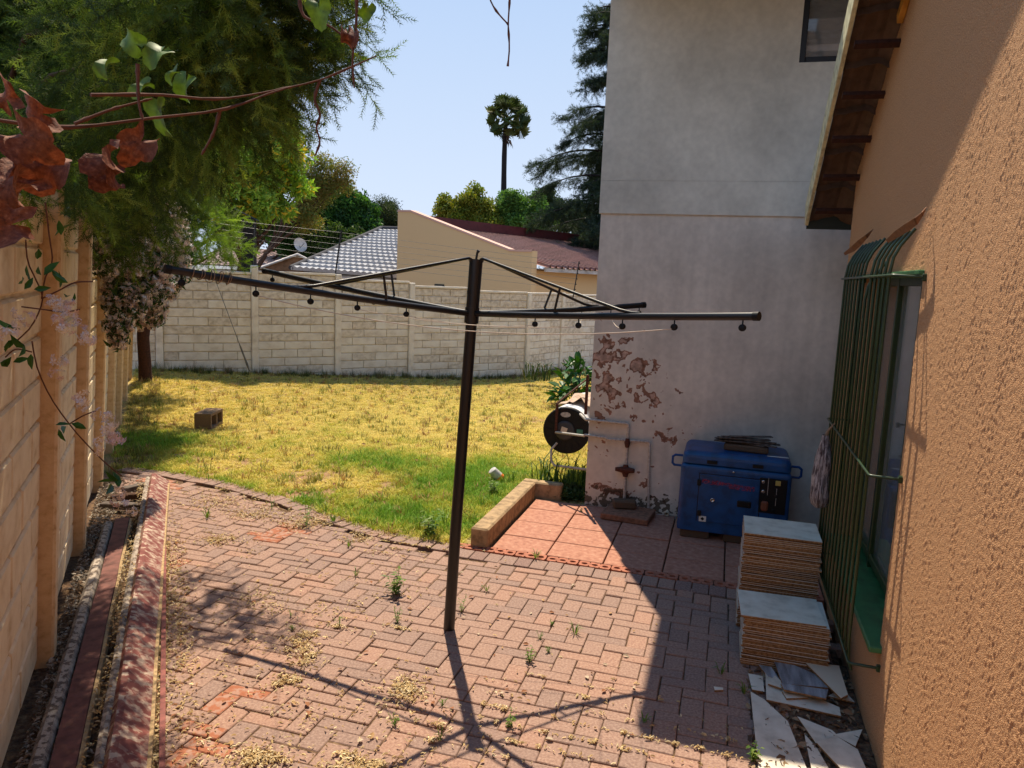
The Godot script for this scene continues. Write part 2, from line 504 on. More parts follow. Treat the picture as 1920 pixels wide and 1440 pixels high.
	mat("tile_top", Color(0.98, 0.97, 0.94), 0.6, {"tex": "tile_top", "s": 2.0, "spec": 0.5})
	mat("tile_edge", Color(0.95, 0.93, 0.9), 0.9, {"tex": "tile_edge", "s": 3.0})
	mat("tile_edge_b", Color(0.72, 0.68, 0.64), 0.9, {"tex": "tile_edge", "s": 2.0})
	mat("tile_streak", c8(206, 206, 208), 0.35, {"tex": "wood", "s": 3.0})
	mat("slat", c8(128, 114, 104), 0.9, {"tex": "wood", "s": 3.0})
	mat("cloth", Color(0.9, 0.86, 0.84), 0.95, {"tex": "cloth", "s": Vector3(6, 1.0, 6)})
	mat("strip_brown", c8(146, 104, 74), 0.8, {"tex": "rough", "s": 5.0})
	mat("sticker", c8(218, 216, 208), 0.5)
	mat("red_print", c8(176, 46, 56), 0.5)
	mat("brown_knob", c8(122, 74, 52), 0.5)
	mat("yellow_tag", c8(190, 168, 90), 0.6)

# ---------------------------------------------------------------- ground
func build_ground() -> void:
	var b := MB.new()
	b.poly([Vector3(-300, -0.42, -300), Vector3(300, -0.42, -300), Vector3(300, -0.42, 300), Vector3(-300, -0.42, 300)], Vector3.UP)
	tag(part("ground", b, M.earth, self), "", "", "", "structure")

func build_lawn() -> void:
	var b := MB.new()
	b.tinted = true
	var st := 0.12
	var nx := int(9.2 / st)
	var nz := int(14.4 / st)
	var id := {}
	for i in nx:
		for j in nz:
			var x0 := -10.0 + i * st
			var z0 := -4.6 - j * st
			var any := false
			for w in [[0, 0], [1, 0], [1, 1], [0, 1]]:
				if Geometry2D.is_point_in_polygon(Vector2(x0 + w[0] * st, z0 - w[1] * st), LAWN):
					any = true
			if not any: continue
			var q := []
			for w in [[0, 0], [1, 0], [1, 1], [0, 1]]:
				var key := Vector2i(i + w[0], j + w[1])
				if not id.has(key):
					var x: float = -10.0 + key.x * st
					var z: float = -4.6 - key.y * st
					var m := lawn_mix(x, z)
					var co := Color(0.56, 0.41, 0.15).lerp(Color(0.24, 0.26, 0.06), m.x).lerp(Color(0.46, 0.25, 0.14), m.y)
					b.col = co
					id[key] = b.vert(Vector3(x, lawn_y(x, z) + 0.006 * nB.get_noise_2d(x * 3, z * 3), z), Vector3.UP)
				q.append(id[key])
			b.ix.append_array(PackedInt32Array([q[0], q[2], q[1], q[0], q[3], q[2]]))
	tag(part("lawn", b, M.lawn, self), "", "", "", "structure")
	# blades: a few shared tufts, one coloured copy for each place
	var tufts := []
	for k in 3:
		var t := MB.new()
		for i in 14:
			var a := rr(0, TAU)
			var o := Vector3(cos(a), 0, sin(a)) * rr(0.0, 0.035)
			var d := Vector3(cos(a + rr(-1, 1)), 0, sin(a + rr(-1, 1)))
			var hgt := rr(0.018, 0.05)
			var ln := rr(0.01, 0.035)
			var s := d.cross(Vector3.UP) * rr(0.0016, 0.003)
			var p1 := o + Vector3(0, hgt * 0.6, 0) + d * ln * 0.35
			var p2 := o + Vector3(0, hgt, 0) + d * ln
			t.poly([o - s, o + s, p1 + s * 0.8, p1 - s * 0.8], d + Vector3.UP)
			t.poly([p1 - s * 0.8, p1 + s * 0.8, p2], d + Vector3.UP)
		tufts.append(t.mesh())
	var g := thing("grass", "short patchy lawn grass, dry yellow with green areas", "grass")
	g.set_meta("kind", "stuff")
	var trs := [[], [], []]
	var cols := [[], [], []]
	var made := 0
	var tries := 0
	while made < 52000 and tries < 400000:
		tries += 1
		var p := Vector2(rr(-9.6, -1.1), rr(-18, -4.78))
		if rng.randf() > clampf(1.5 - p.length() / 13.0, 0.25, 1.0): continue
		if not Geometry2D.is_point_in_polygon(p, LAWN): continue
		var m := lawn_mix(p.x, p.y)
		if rng.randf() < m.y * 0.96: continue
		var gn := clampf(m.x + rr(-0.3, 0.3), 0, 1)
		var co := Color(0.72, 0.57, 0.15).lerp(Color(0.54, 0.52, 0.08), smoothstep(0.1, 0.4, gn)).lerp(Color(0.20, 0.38, 0.04), smoothstep(0.4, 0.9, gn))
		co = co * rr(0.75, 1.2)
		var k := rng.randi() % 3
		var s := m.z * rr(0.6, 1.15)
		trs[k].append(Transform3D(Basis(Vector3.UP, rr(0, TAU)).scaled(Vector3(1.15, s, 1.15)), Vector3(p.x, lawn_y(p.x, p.y), p.y)))
		cols[k].append(co)
		made += 1
	for q in 2600:
		var p := Vector2(rr(-9.6, -1.1), rr(-16, -4.78))
		if not Geometry2D.is_point_in_polygon(p, LAWN): continue
		var m := lawn_mix(p.x, p.y)
		var k := rng.randi() % 3
		var s := rr(1.2, 2.0)
		trs[k].append(Transform3D(Basis(Vector3.UP, rr(0, TAU)).scaled(Vector3(s, s, s)), Vector3(p.x, lawn_y(p.x, p.y), p.y)))
		cols[k].append((Color(0.42, 0.36, 0.10).lerp(Color(0.16, 0.30, 0.04), clampf(m.x * 1.3 + rr(-0.3, 0.5), 0, 1)) if rng.randf() < 0.7 else Color(0.46, 0.28, 0.12)) * rr(0.7, 1.1))
	for k in 3: multi("blades", tufts[k], M.grass, g, trs[k], cols[k])

# ---------------------------------------------------------------- paving
func build_paving() -> void:
	var pv := struct("paving")
	var b := MB.new()
	var tri := Geometry2D.triangulate_polygon(PAVE)
	for k in range(0, tri.size(), 3):
		b.poly([Vector3(PAVE[tri[k]].x, -0.0125, PAVE[tri[k]].y), Vector3(PAVE[tri[k + 1]].x, -0.0125, PAVE[tri[k + 1]].y), Vector3(PAVE[tri[k + 2]].x, -0.0125, PAVE[tri[k + 2]].y)], Vector3.UP)
	b.poly([wl(-4.0, -0.2, -0.017), wl(3.45, -0.2, -0.017), wl(3.45, 0.62, -0.017), wl(-4.0, 0.62, -0.017)], Vector3.UP)
	b.poly([Vector3(-1.2, -0.02, -1.1), Vector3(0.75, -0.02, -1.1), Vector3(0.75, -0.02, 2.5), Vector3(-3.5, -0.02, 2.5)], Vector3.UP)
	part("sand_bed", b, M.soil, pv)
	var w := 0.105
	var wz := 0.077
	var mh := MB.new()
	mh.box(Vector3(0, -0.026, 0), Vector3(2 * w - 0.0045, 0.052, wz - 0.0045), 0.0035)
	var mv := MB.new()
	mv.box(Vector3(0, -0.026, 0), Vector3(w - 0.0045, 0.052, 2 * wz - 0.0045), 0.0035)
	var meh := mh.mesh()
	var me := mv.mesh()
	var all := []
	for i in range(-60, 12):
		for j in range(-80, 0):
			var m := posmod(i - j, 4)
			var ce: Vector2
			var lying := m == 0
			if m == 0: ce = Vector2((i + 1.0) * w, (j + 0.5) * wz)
			elif m == 3: ce = Vector2((i + 0.5) * w, (j + 1.0) * wz)
			else: continue
			ce += Vector2(0.03, 0.02)
			if not Geometry2D.is_point_in_polygon(ce, PAVE): continue
			all.append([ce, lying])
	all.sort_custom(func(p, q):
		var a: float = p[0].length() + (0.0 if inview(Vector3(p[0].x, 0, p[0].y), 10) else 100.0)
		var c: float = q[0].length() + (0.0 if inview(Vector3(q[0].x, 0, q[0].y), 10) else 100.0)
		return a < c)
	var rest := {}
	var stains := [[gnd(380, 1395), 0.14], [gnd(440, 1300), 0.12], [gnd(325, 1060), 0.08], [gnd(520, 1000), 0.17], [gnd(300, 905), 0.2]]
	for k in all.size():
		var ce: Vector2 = all[k][0]
		var p := Vector3(ce.x + rr(-0.002, 0.002), rr(-0.005, 0.0), ce.y + rr(-0.002, 0.002))
		p.y -= 0.006 * smoothstep(0.2, 0.8, nA.get_noise_2d(ce.x * 1.2 + 40, ce.y * 1.2) + 0.4)
		var ba := Basis.from_euler(Vector3(rr(-0.014, 0.014), rr(-0.02, 0.02), rr(-0.014, 0.014)))
		var kind: String = pick(["a", "a", "a", "a", "b", "b", "c"])
		for s in stains:
			if Vector2(s[0].x, s[0].z).distance_to(ce) < s[1] * rr(0.8, 1.15): kind = "o"
		if k < 300:
			part("paver", meh if all[k][1] else me, M["paver_" + kind], pv, Transform3D(ba, p))
		else:
			if not rest.has(kind): rest[kind] = MB.new()
			rest[kind].box(p + ba * Vector3(0, -0.026, 0), Vector3(2 * w - 0.006, 0.052, wz - 0.006) if all[k][1] else Vector3(w - 0.006, 0.052, 2 * wz - 0.006), 0.005, ba)
	for kind in rest:
		tag(part("pavers_beyond", rest[kind], M["paver_" + kind], pv), "", "", "", "stuff")
	# a row of pavers on end beside the patio edging
	for k in 22:
		part("border_paver", me, M["paver_" + (pick(["a", "b", "d", "b"]) as String)], pv, Transform3D(Basis.from_euler(Vector3(rr(-0.014, 0.014), rr(-0.02, 0.02), rr(-0.014, 0.014))), Vector3(-1.63 + k * 0.106, rr(-0.005, 0.001), -4.690)))
	# border course along the lawn: pavers laid side by side
	var edge := [Vector2(-5.35, -5.47), Vector2(-4.78, -5.49), Vector2(-4.13, -5.41), Vector2(-3.33, -5.18), Vector2(-2.8, -4.94), Vector2(-2.36, -4.80), Vector2(-1.97, -4.74), Vector2(-1.70, -4.74)]
	var pos: Vector2 = edge[0]
	var si := 0
	while si < edge.size() - 1:
		var d: Vector2 = edge[si + 1] - pos
		if d.length() < 0.109:
			si += 1
			if si >= edge.size() - 1: break
			d = edge[si + 1] - pos
		var u := d.normalized()
		pos += u * 0.110
		var out := Vector2(u.y, -u.x)
		var p := pos + out * 0.02
		part("border_paver", me, M[pick(["paver_b", "paver_b", "paver_a"])], pv, Transform3D(Basis.from_euler(Vector3(rr(-0.02, 0.02), -u.angle() + rr(-0.05, 0.05), rr(-0.02, 0.02))), Vector3(p.x, rr(-0.004, 0.003), p.y)))

func build_patio() -> void:
	var pa := struct("patio")
	var bed := MB.new()
	bed.box(Vector3(-0.4, -0.11, -5.5), Vector3(2.25, 0.16, 1.36))
	part("slab_bed", bed, M.soil, pa)
	var xs := [-1.495, -1.095, -0.695, -0.295, 0.105, 0.505, 0.71]
	var zs := [-4.865, -5.16, -5.51, -5.86, -6.14]
	for i in xs.size() - 1:
		for j in zs.size() - 1:
			var s := MB.new()
			var sx: float = xs[i + 1] - xs[i] - 0.010
			var sz: float = zs[j] - zs[j + 1] - 0.010
			s.box(Vector3(0, -0.02, 0), Vector3(sx, 0.04, sz), 0.004)
			part("slab", s, M.slab, pa, Transform3D(Basis.from_euler(Vector3(rr(-0.006, 0.006), rr(-0.006, 0.006), rr(-0.006, 0.006))), Vector3((xs[i] + xs[i + 1]) / 2, rr(-0.004, 0.004), (zs[j] + zs[j + 1]) / 2)))
	# edging bricks with three holes each, on the line between slabs and pavers
	var eb := MB.new()
	var L := 0.214
	var W := 0.085
	var hole := 0.017
	for k in 3:
		var x0 := -L / 2 + k * L / 3
		var ce := Vector3(x0 + L / 6, 0, 0)
		var ring := []
		var sq := []
		for a in 16:
			var an := TAU * a / 16 + PI / 16
			var e := Vector3(cos(an), 0, sin(an))
			ring.append(ce + Vector3(e.x * hole * 1.25, 0, e.z * hole))
			var sc := minf((L / 6) / maxf(absf(e.x), 1e-4), (W / 2) / maxf(absf(e.z), 1e-4))
			sq.append(ce + e * sc)
		for a in 16:
			var c2 := (a + 1) % 16
			eb.poly([ring[a], ring[c2], sq[c2], sq[a]], Vector3.UP)
			eb.poly([ring[a], ring[c2], ring[c2] + Vector3(0, -0.05, 0), ring[a] + Vector3(0, -0.05, 0)], ce - ring[a])
	for s in [[Vector3(0, 0, 1), W / 2, L], [Vector3(0, 0, -1), W / 2, L], [Vector3(1, 0, 0), L / 2, W], [Vector3(-1, 0, 0), L / 2, W]]:
		var o: Vector3 = s[0]
		var sd: Vector3 = o.cross(Vector3.UP) * s[2] / 2
		var c0: Vector3 = o * s[1]
		eb.poly([c0 - sd, c0 + sd, c0 + sd + Vector3(0, -0.06, 0), c0 - sd + Vector3(0, -0.06, 0)], o)
	eb.poly([Vector3(-L / 2, -0.05, -W / 2), Vector3(L / 2, -0.05, -W / 2), Vector3(L / 2, -0.05, W / 2), Vector3(-L / 2, -0.05, W / 2)], Vector3.UP)
	var em := eb.mesh()
	for k in 11:
		var x := -1.63 + k * 0.2225
		if x > 0.63: break
		part("edging_brick", em, M.edging, pa, Transform3D(Basis.from_euler(Vector3(rr(-0.03, 0.03), rr(-0.02, 0.02), rr(-0.02, 0.02))), Vector3(x, rr(0.0, 0.006), -4.812 + rr(-0.004, 0.004))))
	# low plastered kerb round the sunken corner
	var kb := struct("kerb")
	var a1 := MB.new()
	a1.box(Vector3(-1.575, 0.03, -5.50), Vector3(0.13, 0.22, 1.34), 0.012)
	part("long_side", a1, M.kerb, kb)
	var a2 := MB.new()
	a2.box(Vector3(-1.46, 0.028, -6.225), Vector3(0.36, 0.22, 0.10), 0.012)
	part("short_side", a2, M.kerb, kb)

# ---------------------------------------------------------------- boundary walls
func build_walls() -> void:
	# left wall: leans a little into the yard
	var lw := thing("boundary_wall", "cream precast wall with posts and brick pattern running along the left side", "wall", WALL_A)
	var up := (Vector3.UP + WN * 0.052).normalized()
	lw.basis = Basis(WU, up, WU.cross(up).normalized())   # x along, y up the lean, z away from the yard or towards it
	var zf := 1.0 if lw.basis.z.dot(WN) > 0.0 else -1.0    # sign of the yard side on the z axis
	var post := MB.new()
	post.box(Vector3(0, 1.06, zf * -0.06), Vector3(0.125, 2.32, 0.12), 0.012)
	var pm := post.mesh()
	for k in range(-3, 7):
		part("post", pm, M.cream_post, lw, Transform3D(Basis(Vector3.UP, rr(-0.02, 0.02)), Vector3(k * 1.5, rr(-0.02, 0.02), 0)))
	var ch := 0.193
	var bl := 0.458
	var bricks := {}
	for ln in [bl, bl / 2.0]:
		var m := MB.new()
		m.box(Vector3.ZERO, Vector3(ln - 0.011, ch - 0.016, 0.03), 0.009)
		bricks[ln] = m.mesh()
	for bay in range(-3, 6):
		var x0 := bay * 1.5 + 0.063
		var slab := MB.new()
		slab.box(Vector3(x0 + 0.687, 1.03, zf * -0.10), Vector3(1.374, 2.15, 0.035))
		var pn := part("panel", slab, M.cream, lw)
		for row in 11:
			var x := 0.0
			var list := [bl, bl, bl] if row % 2 == 0 else [bl / 2.0, bl, bl, bl / 2.0]
			for ln in list:
				part("brick", bricks[ln], M.cream, pn, Transform3D(Basis(), Vector3(x0 + x + ln / 2, 0.02 + (row + 0.5) * ch, zf * (-0.081 + rr(-0.002, 0.002)))))
				x += ln
	# back wall: straight bays between posts, stepping down to the right
	var bw := thing("boundary_wall", "weathered off-white precast wall with brick pattern across the back of the lawn", "wall")
	var pp := [Vector2(-9.72, -9.93), Vector2(-9.197, -10.423), Vector2(-8.072, -11.471), Vector2(-7.06, -12.595), Vector2(-6.094, -13.789), Vector2(-5.228, -14.785), Vector2(-4.274, -16.006), Vector2(-3.84, -17.5), Vector2(-3.2, -18.85), Vector2(-2.4, -20.1), Vector2(-1.4, -21.2)]
	var tops := [1.84, 1.84, 1.93, 1.83, 1.72, 1.64, 1.60, 1.60, 1.58, 1.55, 1.55]
	var pt := [1.80, 1.80, 1.83, 1.74, 1.66, 1.60, 1.585, 1.56, 1.52, 1.50]
	var hh := 0.15
	var meshes := {}
	for i in pp.size():
		var d2: Vector2 = (pp[mini(i + 1, pp.size() - 1)] - pp[maxi(i - 1, 0)]).normalized()
		if i > 0:
			var po := MB.new()
			po.box(Vector3(0, (tops[i] - 0.5) / 2, 0), Vector3(0.115, tops[i] + 0.5, 0.12), 0.012)
			part("post", po, M.precast, bw, Transform3D(Basis(Vector3.UP, -d2.angle()), Vector3(pp[i].x, 0, pp[i].y)))
		if i == pp.size() - 1: break
		var a: Vector2 = pp[i]
		var b: Vector2 = pp[i + 1]
		var d := (b - a).normalized()
		var ln := a.distance_to(b) - 0.115
		var ba := Basis(Vector3.UP, -d.angle())
		var o := Vector3(a.x + d.x * 0.0575, 0, a.y + d.y * 0.0575)
		var top: float = pt[i]
		var sl := MB.new()
		sl.box(Vector3(ln / 2, top / 2 - 0.25, -0.02), Vector3(ln, top + 0.5, 0.035))
		var pn := part("panel", sl, M.precast_old, bw, Transform3D(ba, o))
		# capping plank with upright ribs
		var cp := MB.new()
		cp.box(Vector3(ln / 2, top - 0.012, 0.0), Vector3(ln - 0.004, 0.045, 0.075), 0.006)
		var cap := part("cap", cp, M.precast, pn)
		if i < 1 or i > 8: cap.name = "cap"
		var full := maxf(ln / 3.0, 0.3)
		var y := top - 0.04
		var row := 0
		while y > -0.3:
			var list := []
			var rem := ln
			if row % 2 == 1:
				list.append(minf(full / 2, rem)); rem -= full / 2
			while rem > 0.03:
				list.append(minf(full, rem)); rem -= full
			var x := 0.0
			for w in list:
				var key := "%.3f" % w
				if not meshes.has(key):
					var m := MB.new()
					m.box(Vector3.ZERO, Vector3(w - 0.010, hh - 0.013, 0.028), 0.007)
					meshes[key] = m.mesh()
				part("brick", meshes[key], M.precast_old if rng.randf() < 0.35 or row < 3 else M.precast, pn, Transform3D(Basis(), Vector3(x + w / 2, y - hh / 2, 0.004 + rr(-0.002, 0.002))))
				x += w
			y -= hh
			row += 1
	# electric fence standing on the back wall
	var ef := thing("electric_fence", "thin black electric fence stakes and wires above the back wall", "fence")
	var bases := [Vector3(-8.072, 1.93, -11.471), Vector3(-7.06, 1.80, -12.60), Vector3(-3.95, 1.60, -17.1)]
	var tips := [Vector3(-8.04, 2.62, -11.46), Vector3(-6.98, 2.66, -12.62), Vector3(-3.87, 2.36, -17.12)]
	tips[1] = spot(640, 432, 14.4); bases[1] = spot(629, 512, 14.4)
	tips[2] = spot(1086, 490, 17.6); bases[2] = spot(1074, 560, 17.6)
	for k in 3:
		var s := MB.new()
		s.tube([bases[k], tips[k]], 0.014, 6)
		var stake := part("stake", s, M.black_metal, ef)
		for j in 6:
			var q: Vector3 = bases[k].lerp(tips[k], 0.25 + 0.14 * j)
			var ins := MB.new()
			ins.tube([q, q + Vector3(0.03, 0.0, 0.03)], 0.013, 6)
			part("insulator", ins, M.dark_plastic, stake)
	for j in 6:
		var t := 0.25 + 0.14 * j
		var wm := MB.new()
		var w0: Vector3 = spot(408, 400 + 0.0, 13.9)
		w0.y = bases[0].lerp(tips[0], t).y + 0.12
		var pts := [w0, bases[0].lerp(tips[0], t) + Vector3(0, 0.07, 0), bases[1].lerp(tips[1], t)]
		wm.tube(pts, 0.003, 4)
		part("fence_wire", wm, M.wire, ef)
		var wm2 := MB.new()
		wm2.tube([bases[1].lerp(tips[1], t), bases[2].lerp(tips[2], t)], 0.003, 4)
		part("fence_wire", wm2, M.wire, ef)

# ---------------------------------------------------------------- grey rendered building on the right
func grey_texture() -> void:
	var w := 640
	var h := 1280
	var blot := fnoise(71, 0.0035, 4).get_image(w, h); blot.convert(Image.FORMAT_L8)
	var mid := fnoise(72, 0.02, 5).get_image(w, h); mid.convert(Image.FORMAT_L8)
	var crk := fnoise(73, 0.011, 4)
	crk.fractal_type = FastNoiseLite.FRACTAL_RIDGED
	var ci := crk.get_image(w, h); ci.convert(Image.FORMAT_L8)
	var st := fnoise(74, 0.03, 3).get_image(w, 40); st.convert(Image.FORMAT_L8); st.resize(w, h, Image.INTERPOLATE_CUBIC)
	var fine := fnoise(75, 0.05, 4).get_image(w, h); fine.convert(Image.FORMAT_L8)
	var A := blot.get_data()
	var B := mid.get_data()
	var C := ci.get_data()
	var D := st.get_data()
	var E := fine.get_data()
	var out := PackedByteArray(); out.resize(w * h * 3)
	var hgt := PackedByteArray(); hgt.resize(w * h)
	# worn places: x, y, radius x, radius y, strength (metres on the wall)
	var worn := []
	for s in [[1130, 690, 0.10, 0.30, 1.0], [1160, 660, 0.20, 0.12, 0.9], [1195, 690, 0.16, 0.09, 1.1], [1150, 735, 0.16, 0.14, 0.95], [1215, 735, 0.13, 0.10, 0.95], [1235, 745, 0.18, 0.07, 0.75], [1165, 640, 0.1, 0.06, 0.7], [1130, 790, 0.12, 0.12, 0.7], [1240, 815, 0.14, 0.10, 0.62], [1280, 820, 0.16, 0.08, 0.6], [1130, 915, 0.14, 0.06, 0.9], [1160, 925, 0.16, 0.06, 0.85], [1205, 900, 0.12, 0.10, 0.62], [1120, 840, 0.10, 0.07, 0.6], [1225, 925, 0.10, 0.05, 0.62], [1205, 780, 0.12, 0.1, 0.55]]:
		var p := onz(s[0], s[1], -6.15)
		worn.append([p.x, p.y, s[2], s[3], s[4]])
	for j in h:
		var y := 4.2 * (1.0 - (j + 0.5) / h)
		for i in w:
			var k := j * w + i
			var x := -1.1 + 2.1 * (i + 0.5) / w
			var a := A[k] / 255.0
			var b := B[k] / 255.0
			var e := E[k] / 255.0
			# paint: cool grey wash above, a pinker coat with chalky runs below
			var low := 1.0 if y < 2.448 else 0.0
			var s := (D[k] / 255.0 - 0.5)
			var v := 0.87 + 0.13 * (a - 0.5) + 0.05 * (b - 0.5) + 0.06 * (e - 0.5) + (0.05 if low > 0.0 else 0.0) * s
			var cr := 0.905; var cg := 0.895; var cb := 0.835
			if low > 0.0:
				cr = 0.93; cg = 0.895; cb = 0.835
			cr *= v; cg *= v; cb *= v
			var hg := 0.6 + 0.2 * (e - 0.5)
			if y < 1.75 and x < 0.2:
				var m := 0.0
				for q in worn:
					var dx: float = (x - q[0]) / q[2]
					var dy: float = (y - q[1]) / q[3]
					var dd := dx * dx + dy * dy
					if dd < 4.0: m = maxf(m, q[4] * exp(-dd * 0.8))
				if m > 0.05:
					var th := m * 0.62 + (b - 0.5) * 1.1 + (e - 0.5) * 0.35
					var crack := C[k] / 255.0 + 0.25 * (m - 0.5)
					if th > 0.50:
						var f := 0.85 + 0.5 * (e - 0.5)
						if th > 0.66 and a > 0.48:
							cr = 0.76 * f; cg = 0.64 * f; cb = 0.57 * f
						else:
							cr = 0.60 * f; cg = 0.44 * f; cb = 0.36 * f
						hg = 0.1
					elif crack > 0.86 and m > 0.22:
						cr = 0.54; cg = 0.40; cb = 0.33; hg = 0.1
			# splash line of dirt and moss with a ragged outline along the foot
			var foot := y - 0.10 - 0.30 * (b - 0.5) - 0.12 * (e - 0.5)
			if foot < 0.0 and x < 0.25 and e > 0.42:
				var f := 0.7 + 0.5 * (e - 0.4)
				cr = lerpf(cr, 0.26 * f, 0.7); cg = lerpf(cg, 0.21 * f, 0.7); cb = lerpf(cb, 0.15 * f, 0.7)
			out[3 * k] = int(clampf(cr, 0, 1) * 255); out[3 * k + 1] = int(clampf(cg, 0, 1) * 255); out[3 * k + 2] = int(clampf(cb, 0, 1) * 255)
			hgt[k] = int(clampf(hg, 0, 1) * 255)
	T["grey_wall"] = ImageTexture.create_from_image(Image.create_from_data(w, h, false, Image.FORMAT_RGB8, out))
	T["grey_relief"] = ImageTexture.create_from_image(Image.create_from_data(w, h, false, Image.FORMAT_L8, hgt))

func gquad(b: MB, x0: float, x1: float, y0: float, y1: float, z: float) -> void:
	var uvs := []
	var pts := [Vector3(x0, y0, z), Vector3(x1, y0, z), Vector3(x1, y1, z), Vector3(x0, y1, z)]
	for p in pts: uvs.append(Vector2((p.x + 1.1) / 2.1, 1.0 - p.y / 4.2))
	b.poly(pts, Vector3(0, 0, 1), uvs)

func build_grey_building() -> void:
	grey_texture()
	var m := mat("grey_wall", Color.WHITE, 0.92, {"tex": "grey_wall", "uv": true, "bump": "grey_relief", "bs": 0.25})
	m.uv1_scale = Vector3.ONE
	var o := thing("rendered_building", "tall grey rendered building with peeling paint behind the blue generator", "building", Vector3(0, 0, 0))
	var zf := -6.15
	# lower wall
	var lo := MB.new()
	gquad(lo, -1.066, 1.0, 0.0, 2.448, zf)
	part("front_wall", lo, m, o)
	var lob := MB.new()
	lob.box(Vector3(2.4675, 1.024, -10.152), Vector3(7.063, 2.847, 8.0))
	part("lower_wall", lob, M.render_dark, o)
	# upper wall set back, with a groove
	var up := MB.new()
	gquad(up, -1.080, 1.0, 2.448, 2.7045, zf + 0.014)
	gquad(up, -1.080, 1.0, 2.706, 3.56, zf + 0.014)
	gquad(up, -1.080, 0.345, 3.56, 4.22, zf + 0.014)
	up.poly([Vector3(-1.080, 2.448, zf + 0.014), Vector3(1.0, 2.448, zf + 0.014), Vector3(1.0, 2.448, zf - 0.02), Vector3(-1.080, 2.448, zf - 0.02)], Vector3.DOWN, [Vector2(0.01, 0.42), Vector2(0.9, 0.42), Vector2(0.9, 0.421), Vector2(0.01, 0.421)])
	part("front_wall", up, m, o)
	var ub := MB.new()
	ub.box(Vector3(2.4605, 3.004, -10.1385), Vector3(7.079, 1.110, 7.995))           # behind the groove
	ub.box(Vector3(-0.3665, 3.90, -10.1385), Vector3(1.423, 0.66, 7.995))
	ub.box(Vector3(3.5, 3.90, -10.17), Vector3(5.0, 0.66, 7.97))
	ub.box(Vector3(0.67, 3.90, -11.0), Vector3(0.66, 0.66, 6.3))
	part("upper_wall", ub, M.render_dark, o)
	var rf := MB.new()
	rf.box(Vector3(2.45, 4.32, -9.6), Vector3(7.1, 0.18, 9.05), 0.01)
	part("flat_roof", rf, M.render_dark, o)
	# upper window
	var wf := MB.new()
	var zw := zf - 0.03
	wf.box(Vector3(0.365, 3.89, zw), Vector3(0.045, 0.66, 0.06), 0.004)
	wf.box(Vector3(0.975, 3.89, zw), Vector3(0.045, 0.66, 0.06), 0.004)
	wf.box(Vector3(0.67, 3.58, zw), Vector3(0.565, 0.045, 0.06), 0.004)
	wf.box(Vector3(0.67, 4.205, zw), Vector3(0.565, 0.03, 0.06), 0.004)
	var win := part("window", wf, M.frame_black, o)
	var gl := MB.new()
	gl.box(Vector3(0.67, 3.89, zw - 0.01), Vector3(0.565, 0.58, 0.006))
	part("pane", gl, M.glass, win)
	var sb := MB.new()
	sb.box(Vector3(0.67, 3.70, zw - 0.2), Vector3(0.6, 0.05, 0.2), 0.004)
	part("sash", sb, M.white_wall, win)

# ---------------------------------------------------------------- the house with rough plaster
func roof_y(z: float) -> float: return 2.345 + 0.6 * (z + 5.87)

